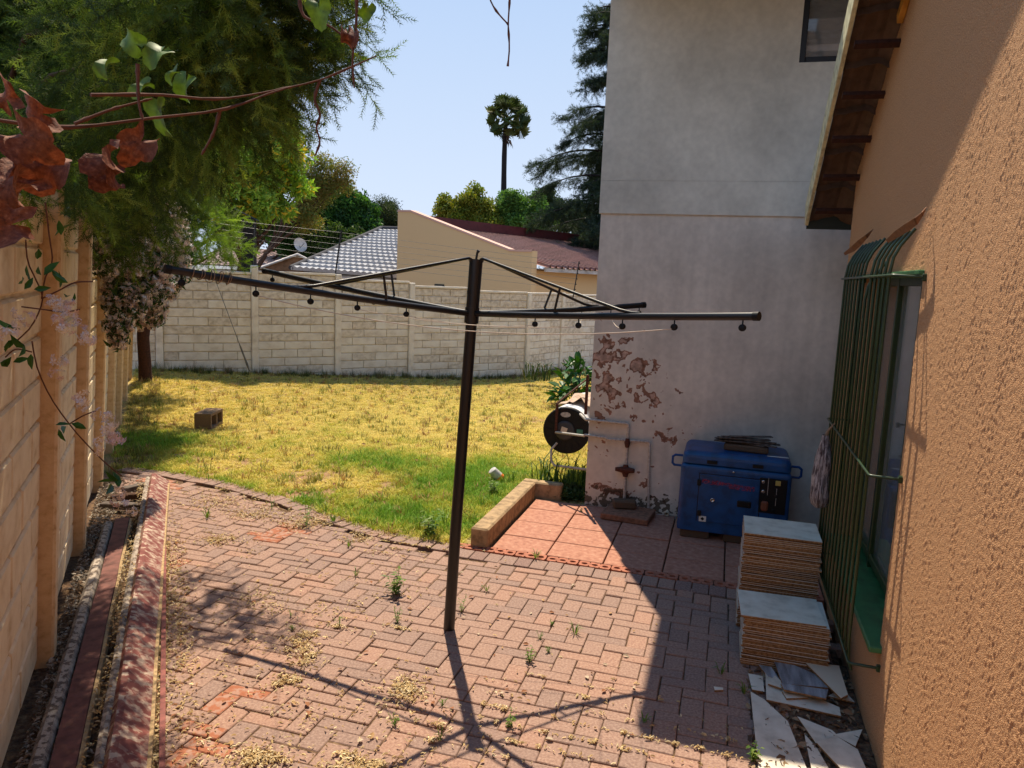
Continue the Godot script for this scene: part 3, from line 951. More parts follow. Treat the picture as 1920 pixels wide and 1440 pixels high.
func build_house() -> void:
	var o := thing("house", "near house with rough orange-brown plaster, tiled gable roof and green window", "house", Vector3(0, 0, 0))
	var xw := 0.72
	var wz0 := -4.78
	var wz1 := -3.30
	var wy0 := 0.43
	var wy1 := 1.985
	# rough plaster face: real relief, finer towards the near end
	var zs := PackedFloat32Array()
	var z := -1.62
	while z > -5.4:
		zs.append(z)
		z -= maxf(0.0040, 0.0023 * absf(z))
	zs.append(-5.4)
	var ys := PackedFloat32Array()
	var y := -0.05
	while y < 3.45:
		ys.append(y)
		y += 0.0062
	var n1 := fnoise(81, 52.0, 2)
	var n2 := fnoise(82, 80.0, 1)
	var n3 := fnoise(83, 4.0, 3)
	var n4 := fnoise(84, 1.0, 3)
	var nz := zs.size()
	var ny := ys.size()
	var hs := PackedFloat32Array()
	hs.resize(nz * ny)
	for i in nz:
		for j in ny:
			var a := n1.get_noise_2d(zs[i], ys[j] * 0.86)
			var k := 0.75 + 0.6 * n3.get_noise_2d(zs[i] * 2.2, ys[j] * 0.5)
			hs[i * ny + j] = k * (0.0026 * maxf(a + 0.12, -0.22) + 0.0030 * maxf(0.0, n4.get_noise_2d(zs[i] * 26.0, ys[j] * 3.2) - 0.28) + 0.0011 * n2.get_noise_2d(zs[i], ys[j] * 0.8))
	var b := MB.new()
	b.v.resize(nz * ny); b.n.resize(nz * ny); b.uv.resize(nz * ny); b.c.resize(nz * ny)
	for i in nz:
		for j in ny:
			var q := i * ny + j
			b.v[q] = Vector3(xw - hs[q], ys[j], zs[i])
			var i0 := maxi(i - 1, 0)
			var i1 := mini(i + 1, nz - 1)
			var j0 := maxi(j - 1, 0)
			var j1 := mini(j + 1, ny - 1)
			var dz := (hs[i1 * ny + j] - hs[i0 * ny + j]) / (zs[i1] - zs[i0])
			var dy := (hs[i * ny + j1] - hs[i * ny + j0]) / (ys[j1] - ys[j0])
			b.n[q] = Vector3(-1, -dy, -dz).normalized()
	var id := PackedInt32Array()
	for i in nz - 1:
		var zc := (zs[i] + zs[i + 1]) * 0.5
		var ry := roof_y(zc) + 0.03
		var inw := zc > wz0 and zc < wz1
		for j in ny - 1:
			var yc := (ys[j] + ys[j + 1]) * 0.5
			if yc > ry: break
			if inw and yc > wy0 and yc < wy1: continue
			var q := i * ny + j
			id.append(q); id.append(q + ny); id.append(q + 1)
			id.append(q + 1); id.append(q + ny); id.append(q + ny + 1)
	b.ix = id
	part("plaster_wall", b, mat("plaster", Color(0.97, 0.96, 0.95), 0.92, {"tex": "plaster", "s": 5.6, "bump": "grit", "bs": 0.42}), o)
	# the wall's thickness and the rest of the shell
	var w := MB.new()
	var xi := xw + 0.02
	w.box(Vector3(xi + 0.1, 0.19, -4.04), Vector3(0.2, 0.48, 1.48))
	w.box(Vector3(xi + 0.1, 2.2, -5.09), Vector3(0.2, 4.5, 0.62))
	w.box(Vector3(xi + 0.1, 2.2, -2.46), Vector3(0.2, 4.5, 1.68))
	w.box(Vector3(xi + 0.1, 2.72, -4.04), Vector3(0.2, 1.47, 1.48))
	w.box(Vector3(xi + 0.1, 2.2, 1.2), Vector3(0.2, 4.5, 5.64))
	w.box(Vector3(xw + 3.3, 1.2, -5.3), Vector3(6.15, 2.5, 0.2))
	w.box(Vector3(xw + 6.3, 2.2, -0.6), Vector3(0.2, 4.5, 9.2))
	w.box(Vector3(xw + 3.3, 1.2, 4.0), Vector3(6.15, 2.5, 0.2))
	# keep the gable under the roof: cut the tops by sloped faces
	var keep := PackedVector3Array()
	for k in w.v.size():
		var p := w.v[k]
		var cap := roof_y(-absf(p.z + 0.6) - 0.6) - 0.02
		w.v[k] = Vector3(p.x, minf(p.y, cap), p.z)
	part("wall", w, M.plaster, o)
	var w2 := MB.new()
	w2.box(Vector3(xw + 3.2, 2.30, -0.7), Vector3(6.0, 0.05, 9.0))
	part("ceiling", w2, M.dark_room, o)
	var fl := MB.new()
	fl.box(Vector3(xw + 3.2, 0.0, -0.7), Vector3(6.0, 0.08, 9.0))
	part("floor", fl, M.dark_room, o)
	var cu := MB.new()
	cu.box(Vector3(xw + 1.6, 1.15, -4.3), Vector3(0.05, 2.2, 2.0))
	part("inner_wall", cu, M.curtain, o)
	# roof: slab behind the verge, courses of tiles over the overhang, barge board
	var rs := MB.new()
	for side in [[-5.87, -0.6], [4.67, -0.6]]:
		var za: float = side[0]
		var zb: float = side[1]
		var ya := roof_y(-5.87) + 0.10
		var yb := roof_y(-0.6) + 0.10
		var x0 := xw + 0.14
		var x1 := xw + 6.7
		rs.poly([Vector3(x0, ya, za), Vector3(x1, ya, za), Vector3(x1, yb, zb), Vector3(x0, yb, zb)], Vector3.DOWN)
		rs.poly([Vector3(x0, ya + 0.06, za), Vector3(x1, ya + 0.06, za), Vector3(x1, yb + 0.06, zb), Vector3(x0, yb + 0.06, zb)], Vector3.UP)
	var roof := part("roof", rs, M.roof_tile, o)
	var slope := atan(0.6)
	var tm := MB.new()
	var prof := []
	for k in 13:
		var x := -0.16 + 0.32 * k / 12.0
		prof.append(Vector2(x, 0.045 * (0.5 + 0.5 * cos((x / 0.32) * TAU * 1.0 + 0.6)) + (0.012 if k % 6 < 2 else 0.0)))
	for k in 12:
		for ud in [0.0, -0.016]:
			tm.poly([Vector3(prof[k].x, prof[k].y + ud, -0.21), Vector3(prof[k + 1].x, prof[k + 1].y + ud, -0.21), Vector3(prof[k + 1].x, prof[k + 1].y + ud, 0.21), Vector3(prof[k].x, prof[k].y + ud, 0.21)], Vector3.UP if ud == 0.0 else Vector3.DOWN)
		for e in [-0.21, 0.21]:
			tm.poly([Vector3(prof[k].x, prof[k].y, e), Vector3(prof[k + 1].x, prof[k + 1].y, e), Vector3(prof[k + 1].x, prof[k + 1].y - (0.05 if e > 0.0 else 0.016), e), Vector3(prof[k].x, prof[k].y - (0.05 if e > 0.0 else 0.016), e)], Vector3(0, 0, e))
	var tmm := tm.mesh()
	var bt := MB.new()
	bt.box(Vector3(-0.06, 0, 0), Vector3(0.23, 0.025, 0.035))
	var btm := bt.mesh()
	for k in 18:
		var zz := -5.80 + 0.30 * k
		if zz > -0.8: break
		var yy := roof_y(zz) + 0.10
		part("roof_tile", tmm, M.roof_tile, roof, Transform3D(Basis(Vector3.RIGHT, -slope + 0.035), Vector3(0.66, yy, zz + 0.1)))
		part("batten", btm, M.rust_wood if M.has("rust_wood") else M.bark_red, roof, Transform3D(Basis(Vector3.RIGHT, -slope), Vector3(0.68, yy - 0.05, zz + 0.24)))
	var bb := MB.new()
	var l := 5.4 / cos(slope)
	bb.box(Vector3(0, 0, -l / 2), Vector3(0.024, 0.185, l), 0.003)
	part("barge_board", bb, M.barge, roof, Transform3D(Basis(Vector3.RIGHT, -slope), Vector3(0.478, roof_y(-0.47) + 0.09, -0.47)))
	var gu := MB.new()
	gu.box(Vector3(4.0, 2.41, -5.90), Vector3(7.03, 0.14, 0.05), 0.004)
	part("eave_board", gu, M.gutter, roof)
	var ov := MB.new()
	ov.box(Vector3(0, 0, -0.42), Vector3(0.03, 0.06, 1.0), 0.003)
	part("verge_strip", ov, M.orange_paint, roof, Transform3D(Basis(Vector3.RIGHT, -slope), Vector3(0.703, roof_y(-3.55) - 0.0, -3.55)))
	# window
	var wn := MB.new()
	var fx := 0.845
	for q in [wz1 - 0.028, wz0 + 0.028, -3.76, -4.27]:
		wn.box(Vector3(fx, (wy0 + wy1) / 2, q), Vector3(0.05, wy1 - wy0, 0.045), 0.004)
	wn.box(Vector3(fx + 0.002, wy1 - 0.022, -4.04), Vector3(0.05, 0.045, 1.47), 0.004)
	wn.box(Vector3(fx + 0.002, wy0 + 0.06, -4.04), Vector3(0.05, 0.045, 1.47), 0.004)
	var win := part("window", wn, M.green_paint, o)
	for q in [[-3.33, -3.74], [-3.78, -4.25], [-4.29, -4.75]]:
		var gp := MB.new()
		gp.box(Vector3(fx, 1.22, (q[0] + q[1]) / 2), Vector3(0.005, 1.46, absf(q[0] - q[1]) - 0.01))
		part("pane", gp, M.glass, win)
	var si := MB.new()
	si.box(Vector3(0.763, wy0 - 0.006, -4.02), Vector3(0.185, 0.028, 1.53), 0.005)
	part("sill", si, M.sill_green, win)
	var li := MB.new()
	li.box(Vector3(0.775, wy1 + 0.004, -4.04), Vector3(0.15, 0.018, 1.50), 0.003)
	part("lintel", li, M.sill_green, win)

# ---------------------------------------------------------------- neighbouring houses
func tiled_plane(b: MB, e0: Vector3, e1: Vector3, r0: Vector3, r1: Vector3, rows: int, cols: int, lift: float) -> void:
	var nn := (e1 - e0).cross(r0 - e0).normalized()
	if nn.y < 0: nn = -nn
	for r in rows:
		var t0 := float(r) / rows
		var t1 := float(r + 1) / rows + 0.15 / rows
		for k in cols:
			for q in 2:
				var s0 := (k + q * 0.5) / cols
				var s1 := (k + q * 0.5 + 0.5) / cols
				var w0 := nn * lift * (1.0 if q == 0 else 1.7)
				var w1 := nn * lift * (1.7 if q == 0 else 1.0)
				var a := e0.lerp(e1, s0).lerp(r0.lerp(r1, s0), t0)
				var c := e0.lerp(e1, s1).lerp(r0.lerp(r1, s1), t0)
				var d := e0.lerp(e1, s1).lerp(r0.lerp(r1, s1), minf(t1, 1.0))
				var e := e0.lerp(e1, s0).lerp(r0.lerp(r1, s0), minf(t1, 1.0))
				b.poly([a + w0, c + w1, d + w1 * 0.1, e + w0 * 0.1], nn)
				b.poly([a + w0, c + w1, c - nn * 0.02, a - nn * 0.02], e0 - r0)

func build_neighbours() -> void:
	# cream house with a sloping parapet and maroon sheet roof
	var ch := thing("cream_house", "cream house with sloping parapet and maroon sheet roof beyond the back wall", "house", Vector3(-5.63, 0, -21.27))
	var e1 := Vector3(-0.9186, 0, -0.395)
	var e2 := Vector3(0.395, 0, -0.9186)
	ch.basis = Basis(e1, Vector3.UP, e2)
	var sd := MB.new()
	var prof := [Vector2(0, -0.5), Vector2(0, 2.70), Vector2(0.55, 2.70), Vector2(0.85, 2.71), Vector2(5.2, 3.95), Vector2(5.82, 3.97), Vector2(5.82, -0.5)]
	for dz in [0.0, 0.24]:
		var p := []
		for q in prof: p.append(Vector3(q.x, q.y, dz))
		sd.poly([p[0], p[1], p[2], p[3]], Vector3(0, 0, -1 if dz == 0.0 else 1))
		sd.poly([p[0], p[3], p[4], p[6]], Vector3(0, 0, -1 if dz == 0.0 else 1))
		sd.poly([p[4], p[5], p[6]], Vector3(0, 0, -1 if dz == 0.0 else 1))
	sd.poly([Vector3(0, -0.5, 0), Vector3(0, 2.7, 0), Vector3(0, 2.7, 0.24), Vector3(0, -0.5, 0.24)], Vector3.LEFT)
	sd.poly([Vector3(5.82, -0.5, 0), Vector3(5.82, 3.97, 0), Vector3(5.82, 3.97, 0.24), Vector3(5.82, -0.5, 0.24)], Vector3.RIGHT)
	part("side_wall", sd, M.cream_house, ch)
	var cp := MB.new()
	for k in range(1, 5):
		var a: Vector2 = prof[k]
		var c: Vector2 = prof[k + 1]
		cp.poly([Vector3(a.x, a.y + 0.03, -0.02), Vector3(c.x, c.y + 0.03, -0.02), Vector3(c.x, c.y + 0.03, 0.26), Vector3(a.x, a.y + 0.03, 0.26)], Vector3.UP)
		cp.poly([Vector3(a.x, a.y + 0.03, -0.02), Vector3(c.x, c.y + 0.03, -0.02), Vector3(c.x, c.y - 0.03, -0.02), Vector3(a.x, a.y - 0.03, -0.02)], Vector3(0, 0, -1))
	part("parapet_cap", cp, M.parapet_cap, ch)
	var fr := MB.new()
	fr.box(Vector3(0.35, 0.82, 7.2), Vector3(0.24, 2.65, 13.9))
	part("front_wall", fr, M.cream_house, ch)
	var rs := MB.new()
	var st := 0.30
	for k in 46:
		var z0 := 0.26 + k * st
		for q in [[0.0, 0.62, 0.0, 0.0], [0.62, 0.72, 0.0, 0.08], [0.72, 0.9, 0.08, 0.08], [0.9, 1.0, 0.08, 0.0]]:
			var za: float = z0 + q[0] * st
			var zb: float = z0 + q[1] * st
			rs.poly([Vector3(-0.3, 2.24 + q[2], za), Vector3(-0.3, 2.24 + q[3], zb), Vector3(5.0, 3.45 + q[3], zb), Vector3(5.0, 3.45 + q[2], za)], Vector3.UP)
	part("sheet_roof", rs, M.roof_sheet, ch)
	var mb := MB.new()
	mb.box(Vector3(5.1, 3.62, 7.2), Vector3(0.2, 0.46, 13.9))
	part("ridge_band", mb, M.maroon, ch)
	var ev := MB.new()
	ev.box(Vector3(-0.22, 2.17, 7.2), Vector3(0.05, 0.11, 13.7))
	part("eave_board", ev, M.white_wall, ch)
	var vt := MB.new()
	vt.box(Vector3(3.75, 1.52, -0.01), Vector3(0.42, 0.16, 0.06), 0.01)
	part("vent", vt, M.panel_black, ch)
	var bk := MB.new()
	bk.box(Vector3(3.0, 0.9, 7.4), Vector3(5.3, 2.6, 13.6))
	part("core", bk, M.cream_house, ch)
	# house with white tiles
	var wh := thing("tiled_house", "house with pale grey tiled hip roof left of the cream house", "house")
	var E0 := Vector3(-15.1, 1.87, -23.6)
	var E1 := Vector3(-7.6, 1.60, -25.5)
	var R0 := Vector3(-14.97, 3.75, -30.5)
	var R1 := Vector3(-9.0, 3.8, -32.0)
	var tp := MB.new()
	tiled_plane(tp, E0, E1, R0, R1, 15, 34, 0.085)
	tiled_plane(tp, Vector3(-19.5, 1.9, -33.0), E0, R0 + Vector3(-0.3, 0, -0.6), R0, 17, 30, 0.045)
	part("roof", tp, M.white_tiles, wh)
	var hp := MB.new()
	hp.tube([E0 + Vector3(0, 0.05, 0), R0 + Vector3(0, 0.08, 0)], 0.10, 6)
	hp.tube([R0 + Vector3(0, 0.08, 0), R1 + Vector3(0, 0.08, 0)], 0.10, 6)
	part("ridge_tiles", hp, M.tile_gap, wh)
	var fb := MB.new()
	fb.tube([E0 + Vector3(0.3, -0.16, -0.3), E1 + Vector3(0, -0.16, -0.2)], 0.13, 4)
	part("fascia", fb, M.white_wall, wh)
	var ww := MB.new()
	ww.box(Vector3(-11.5, 0.6, -28.6), Vector3(6.6, 2.2, 6.0), 0.0, Basis(Vector3.UP, 0.2))
	part("wall", ww, M.white_wall, wh)
	# house with pinkish tiles and a small gable
	var ph := thing("tiled_house", "far house with pinkish tiled roof and small front gable", "house")
	var g0 := Vector3(-21.6, 1.92, -26.3)
	var g1 := Vector3(-16.4, 1.83, -29.6)
	var tq := MB.new()
	tiled_plane(tq, g0, g1, Vector3(-24.3, 2.80, -31.9), Vector3(-19.0, 2.80, -35.2), 12, 30, 0.04)
	part("roof", tq, M.pink_tiles, ph)
	var gb := MB.new()
	var ap := Vector3(-17.04, 2.42, -27.1)
	var gl := Vector3(-18.3, 1.80, -26.25)
	var gr := Vector3(-15.9, 1.84, -27.85)
	gb.poly([ap, gl, gr], Vector3(0.5, 0, 1))
	gb.poly([gl, gr, gr + Vector3(0, -2.3, 0), gl + Vector3(0, -2.3, 0)], Vector3(0.5, 0, 1))
	part("gable_wall", gb, M.brick_brown, ph)
	var gf := MB.new()
	gf.tube([gl + Vector3(-0.15, -0.05, 0.12), ap + Vector3(0.08, 0.06, 0.12), gr + Vector3(0.2, -0.05, 0.12)], 0.055, 4)
	part("gable_board", gf, M.white_wall, ph)
	var gk := MB.new()
	tiled_plane(gk, gl + Vector3(-0.1, 0, 0.1), gl + Vector3(-2.2, 0.2, -3.6), ap + Vector3(0, 0.06, 0.1), ap + Vector3(-2.2, 0.06, -3.6), 6, 14, 0.03)
	tiled_plane(gk, gr + Vector3(0.1, 0, 0.1), gr + Vector3(-2.2, 0.2, -3.6), ap + Vector3(0, 0.06, 0.1), ap + Vector3(-2.2, 0.06, -3.6), 6, 14, 0.03)
	part("gable_roof", gk, M.pink_tiles, ph)
	var pw := MB.new()
	pw.box(Vector3(-19.6, 0.6, -29.8), Vector3(5.6, 2.3, 3.0), 0.0, Basis(Vector3.UP, 0.56))
	part("wall", pw, M.white_wall, ph)
	var ds := thing("satellite_dish", "small pale satellite dish on the pinkish tiled roof", "satellite dish", Vector3(-17.5, 2.45, -27.98))
	var dm := MB.new()
	dm.lathe([Vector2(0.001, 0.0), Vector2(0.12, 0.015), Vector2(0.22, 0.05), Vector2(0.30, 0.1)], 20, Transform3D(Basis(Vector3(0, 0, 1), -1.25).rotated(Vector3.UP, -0.5), Vector3(0, 0.42, 0)))
	part("reflector", dm, M.white_wall, ds)
	var dp := MB.new()
	dp.tube([Vector3(0, -0.1, 0), Vector3(0, 0.42, 0)], 0.025, 6)
	dp.tube([Vector3(0, 0.3, 0), Vector3(0.35, 0.5, 0.2)], 0.014, 5)
	part("mast", dp, M.black_metal, ds)
	# utility pole behind the wall and its stay wire in the yard
	var base := spot(467, 500, 15.1)
	var up := thing("utility_pole", "thick dark wooden pole standing just behind the back wall", "pole", Vector3(base.x, -0.45, base.z))
	var pm := MB.new()
	pm.box(Vector3(0, 1.62, 0), Vector3(0.24, 3.26, 0.24), 0.02, Basis(Vector3.UP, 0.4))
	part("shaft", pm, M.pole_wood, up)
	var pc := MB.new()
	pc.tube([Vector3(-0.25, 3.42, 0.1), Vector3(0.22, 3.2, 0)], 0.012, 5)
	part("bracket", pc, M.wire, up)
	var sw := thing("stay_wire", "thin stay wire with turnbuckle slanting down to the lawn by the back wall", "wire")
	var s0 := spot(400, 515, 13.2)
	var s1 := gnd(468, 693)
	s1 = spot(467, 693, 13.2)
	var wm := MB.new()
	wm.tube([s0, s0.lerp(s1, 0.72)], 0.005, 5)
	part("wire", wm, M.wire, sw)
	var tb := MB.new()
	tb.tube([s0.lerp(s1, 0.72), s0.lerp(s1, 0.76), s0.lerp(s1, 0.9), s0.lerp(s1, 0.94), s0.lerp(s1, 1.02)], [0.006, 0.016, 0.016, 0.022, 0.01], 6)
	part("turnbuckle", tb, M.wire, sw)

# ---------------------------------------------------------------- vegetation
func leaf_cluster(count: int, spread: float, ll: float, lw: float, fold := 0.3) -> ArrayMesh:
	var b := MB.new()
	for i in count:
		var o := rdir() * spread * pow(rng.randf(), 0.5)
		var d := (rdir() + o.normalized() * 0.7 + Vector3(0, -0.2, 0)).normalized()
		var s := d.cross(rdir()).normalized()
		var up := s.cross(d)
		var l := ll * rr(0.7, 1.2)
		var w := lw * rr(0.8, 1.15)
		var m := o + d * l * 0.45
		var tip := o + d * l - up * l * 0.18
		b.poly([o, m + s * w * 0.5 + up * w * fold, tip], up)
		b.poly([o, tip, m - s * w * 0.5 + up * w * fold], up)
	return b.mesh()

func needle_sprig(ln: float, nl: float, nw: float, whorls: int) -> ArrayMesh:
	var b := MB.new()
	for st in 5:
		# a stem with side shoots, needles all round
		var d := Vector3(0, 1, 0)
		var o := Vector3.ZERO
		var l := ln
		if st > 0:
			o = Vector3(0, ln * (0.1 + 0.17 * st), 0)
			var a := rr(0, TAU)
			d = Vector3(cos(a) * 0.8, 0.75, sin(a) * 0.8).normalized()
			l = ln * rr(0.35, 0.55)
		var s := d.cross(Vector3(0.3, 0.2, 0.9)).normalized()
		var u := s.cross(d)
		b.poly([o - s * 0.001, o + s * 0.001, o + d * l], u)
		var k := int(whorls * l / ln)
		for i in k:
			var t := (i + 0.5) / k
			for j in 4:
				var a := TAU * j / 4.0 + i * 1.1 + rr(-0.4, 0.4)
				var e := (s * cos(a) + u * sin(a)) * 0.85 + d * 0.6
				var p := o + d * l * t
				var side := e.cross(d).normalized() * nw
				b.poly([p - side, p + side, p + e.normalized() * nl * rr(0.7, 1.1) * (1.0 - 0.4 * t)], d.cross(side))
	return b.mesh()

# copies spread through ellipsoids: lobes are [centre, radius, share]
func crown(nm: String, parent: Node3D, lobes: Array, count: int, me: Mesh, m: Material, pal: Array, s0: float, s1: float, droop := 0.0, fill := 0.45) -> void:
	var total := 0.0
	for l in lobes: total += l[2]
	var trs := []
	var cols := []
	for l in lobes:
		var k := int(count * l[2] / total)
		for i in k:
			var d := rdir()
			var r := pow(rng.randf(), fill)
			var rad = l[1] if l[1] is Vector3 else Vector3.ONE * l[1]
			var p: Vector3 = l[0] + d * rad * r
			var y := (d + Vector3(0, -droop, 0) + rv(0.5)).normalized()
			trs.append(Transform3D(frame(y, rr(0, TAU)).scaled(Vector3.ONE * rr(s0, s1)), p - parent.global_position))
			var c: Color = pick(pal)
			cols.append(c * rr(0.75, 1.25))
	multi(nm, me, m, parent, trs, cols)

func limb(b: MB, a: Vector3, c: Vector3, r0: float, r1: float, wob := 0.06) -> void:
	var pts := []
	var rad := []
	var l := a.distance_to(c)
	for k in 6:
		var t := k / 5.0
		pts.append(a.lerp(c, t) + (rv(wob * l) if k > 0 and k < 5 else Vector3.ZERO))
		rad.append(lerpf(r0, r1, t))
	b.tube(pts, rad, 7)

func tree(nm: String, label: String, base: Vector3, lobes: Array, count: int, me: Mesh, m: Material, pal: Array, s0: float, s1: float, tr: float, group := "", droop := 0.0, fill := 0.45, bark := "bark") -> Node3D:
	var o := thing(nm, label, "tree", base, 0.0, group)
	var top := Vector3.ZERO
	for l in lobes: top += l[0] / lobes.size()
	var b := MB.new()
	var fork := (top - base) * Vector3(0.5, 0.55, 0.5)
	limb(b, Vector3.ZERO, fork, tr, tr * 0.7, 0.03)
	part("trunk", b, M[bark], o)
	var lb := MB.new()
	for l in lobes: limb(lb, fork, l[0] - base, tr * 0.4, tr * 0.08, 0.07)
	part("limbs", lb, M[bark], o)
	var more := []
	for l in lobes:
		var r0: float = l[1]
		more.append([l[0], r0 * 0.8, l[2] * 0.5])
		for k in 5: more.append([l[0] + rdir() * r0 * rr(0.6, 1.15), r0 * rr(0.18, 0.45), l[2] * rr(0.06, 0.18)])
	crown("crown", o, more, count, me, m, pal, s0, s1, droop, fill)
	return o

func sp(a: Array) -> Array:
	var out := []
	for q in a: out.append([spot(q[0], q[1], q[2]), q[3], (q[4] if q.size() > 4 else pow(q[3] if not q[3] is Vector3 else q[3].x, 2.0))])
	return out

func build_trees() -> void:
	var near_sprig := needle_sprig(0.18, 0.030, 0.0015, 20)
	var pal_n := [Color(0.07, 0.11, 0.03), Color(0.10, 0.16, 0.035), Color(0.17, 0.25, 0.05), Color(0.075, 0.12, 0.045), Color(0.30, 0.37, 0.08)]
	# feathery tree leaning over the left wall
	var lobes := sp([[60, 40, 5.6, 0.85], [190, 30, 5.6, 0.75], [340, 20, 3.3, 0.5], [440, 10, 3.4, 0.38], [520, 0, 3.4, 0.26], [570, 50, 3.5, 0.15], [480, 110, 3.6, 0.26], [400, 140, 3.7, 0.36], [290, 160, 3.8, 0.40], [210, 130, 4.6, 0.4], [140, 170, 5.6, 0.72], [30, 240, 5.6, 0.65], [540, 110, 3.6, 0.14], [590, 100, 3.6, 0.10], [640, 60, 3.6, 0.07], [655, 120, 3.6, 0.05], [560, 165, 3.7, 0.10], [490, 170, 3.8, 0.10], [390, 195, 4.3, 0.16], [305, 225, 4.3, 0.28], [240, 280, 4.4, 0.38], [120, 300, 3.9, 0.26], [40, 290, 3.4, 0.24], [200, 370, 4.6, 0.20], [262, 365, 5.0, 0.22], [305, 320, 5.2, 0.20], [245, 425, 4.9, 0.14], [285, 415, 5.2, 0.12], [230, 440, 4.8, 0.10], [-120, 120, 5.8, 0.9], [-60, -120, 5.8, 0.9], [150, -180, 5.6, 0.9], [350, -220, 3.5, 0.7], [500, -150, 3.5, 0.4], [640, -30, 3.5, 0.10], [690, 20, 3.5, 0.03]])
	lobes += [[Vector3(-3.28, 3.4, -4.87), 0.2, 0.06], [Vector3(-2.96, 3.4, -4.80), 0.16, 0.04], [Vector3(-3.6, 3.4, -5.1), 0.2, 0.05]]
	var ft := thing("feathery_tree", "dark feathery needle-leaved tree hanging over the left wall", "tree", Vector3(-4.6, 0, -2.9))
	var tb := MB.new()
	limb(tb, Vector3(0, -0.4, 0), Vector3(0.25, 2.6, -0.5), 0.13, 0.09, 0.02)
	part("trunk", tb, M.bark, ft)
	var lb := MB.new()
	for l in lobes:
		limb(lb, Vector3(0.25, 2.5, -0.5), l[0] - ft.position, 0.02, 0.004, 0.05)
	part("limbs", lb, M.bark, ft)
	crown("crown", ft, lobes, 7500, near_sprig, M.needles, pal_n, 0.75, 1.5, 0.35, 0.55)
	# second feathery tree further along the wall, lit from behind
	var l2 := sp([[300, 310, 9.5, 0.5], [335, 270, 10.0, 0.3], [345, 350, 10.0, 0.26], [325, 400, 9.6, 0.36], [270, 240, 10.0, 0.7], [370, 420, 10.2, 0.18], [220, 280, 9.5, 0.7], [320, 200, 10.5, 0.4], [340, 450, 9.8, 0.12], [392, 452, 10.6, 0.2], [418, 428, 10.6, 0.16], [405, 475, 10.6, 0.1]])
	for q in [Vector3(-7.9, 4.2, -8.6), Vector3(-8.6, 4.6, -10.0), Vector3(-7.2, 3.8, -7.4), Vector3(-6.4, 3.3, -6.6)]: l2.append([q, 0.75, 0.6])
	var pal_y := [Color(0.14, 0.24, 0.03), Color(0.22, 0.34, 0.045), Color(0.30, 0.42, 0.06), Color(0.16, 0.22, 0.045)]
	tree("feathery_tree", "bright green feathery tree behind the left wall near the corner", Vector3(-8.7, -0.4, -8.4), l2, 3000, near_sprig, M.needles, pal_y, 1.5, 2.4, 0.12, "", 0.2)
	# leafy tree with yellow leaves at the corner
	var lc := leaf_cluster(11, 0.14, 0.12, 0.05)
	var l3 := sp([[470, 250, 16, 0.75], [520, 250, 16, 0.55], [440, 320, 15.6, 0.75], [500, 330, 16, 0.6], [440, 390, 15.6, 0.45], [540, 290, 16, 0.3], [505, 385, 16.2, 0.35], [500, 200, 16, 0.4], [560, 350, 16.2, 0.22]])
	tree("leafy_tree", "tall light green tree with some yellow leaves at the far left corner", Vector3(-9.9, -0.4, -12.9), l3, 2000, lc, M.leaves, [Color(0.26, 0.42, 0.06), Color(0.36, 0.52, 0.08), Color(0.46, 0.60, 0.11), Color(0.15, 0.26, 0.05), Color(0.25, 0.4, 0.06), Color(0.75, 0.55, 0.07), Color(0.28, 0.42, 0.06)], 0.8, 1.4, 0.12, "", 0.3)
	var fine := leaf_cluster(26, 0.16, 0.05, 0.018)
	var l4 := sp([[585, 330, 24, 0.45], [620, 322, 24, 0.4], [565, 360, 24, 0.5], [600, 365, 24, 0.5], [640, 345, 24, 0.3], [575, 400, 24, 0.5], [648, 316, 24, 0.2], [555, 320, 24, 0.3]])
	tree("airy_tree", "thin airy olive-yellow tree beyond the back wall", Vector3(-14.6, -0.4, -18.6), l4, 620, fine, M.leaves, [Color(0.22, 0.22, 0.05), Color(0.30, 0.25, 0.06), Color(0.15, 0.2, 0.05), Color(0.34, 0.22, 0.06)], 1.2, 2.2, 0.1, "trees beyond the back wall", 0.1, 0.6)
	var big := leaf_cluster(14, 0.3, 0.17, 0.09)
	var gd := [Color(0.05, 0.13, 0.025), Color(0.07, 0.17, 0.03), Color(0.09, 0.2, 0.035), Color(0.04, 0.1, 0.03)]
	tree("round_tree", "dense bright green tree behind the tiled roofs", Vector3(-21.5, -0.4, -31.0), sp([[635, 390, 38, 1.1], [665, 385, 38, 0.8], [600, 425, 38, 1.2], [650, 430, 38, 1.2], [685, 425, 38, 0.8], [595, 395, 38, 0.7], [570, 450, 37, 1.2], [540, 435, 37, 1.0], [640, 365, 38, 0.5]]), 3400, big, M.leaves, gd, 0.9, 1.5, 0.25, "trees beyond the back wall")
	tree("round_tree", "dark olive round tree next to the cream house", Vector3(-20.6, -0.4, -38.5), sp([[715, 405, 44, 1.2], [735, 430, 44, 1.0], [695, 430, 44, 1.1], [720, 460, 44, 1.3], [690, 460, 43, 1.2]]), 2400, fine, M.leaves, [Color(0.055, 0.075, 0.03), Color(0.07, 0.09, 0.035), Color(0.045, 0.06, 0.025)], 2.2, 3.2, 0.25, "trees beyond the back wall")
	tree("round_tree", "dark shrubby tree filling the gap above the pinkish roof", Vector3(-21.5, -0.4, -27.0), sp([[470, 420, 42, 1.2], [520, 430, 42, 1.2], [560, 440, 42, 1.1], [430, 430, 42, 1.2], [610, 465, 36, 1.0], [500, 400, 35, 1.0], [545, 415, 35, 0.9], [660, 470, 36, 1.0]]), 3400, big, M.leaves, [Color(0.04, 0.07, 0.02), Color(0.06, 0.10, 0.025), Color(0.10, 0.15, 0.03)], 0.8, 1.3, 0.2, "trees beyond the back wall")
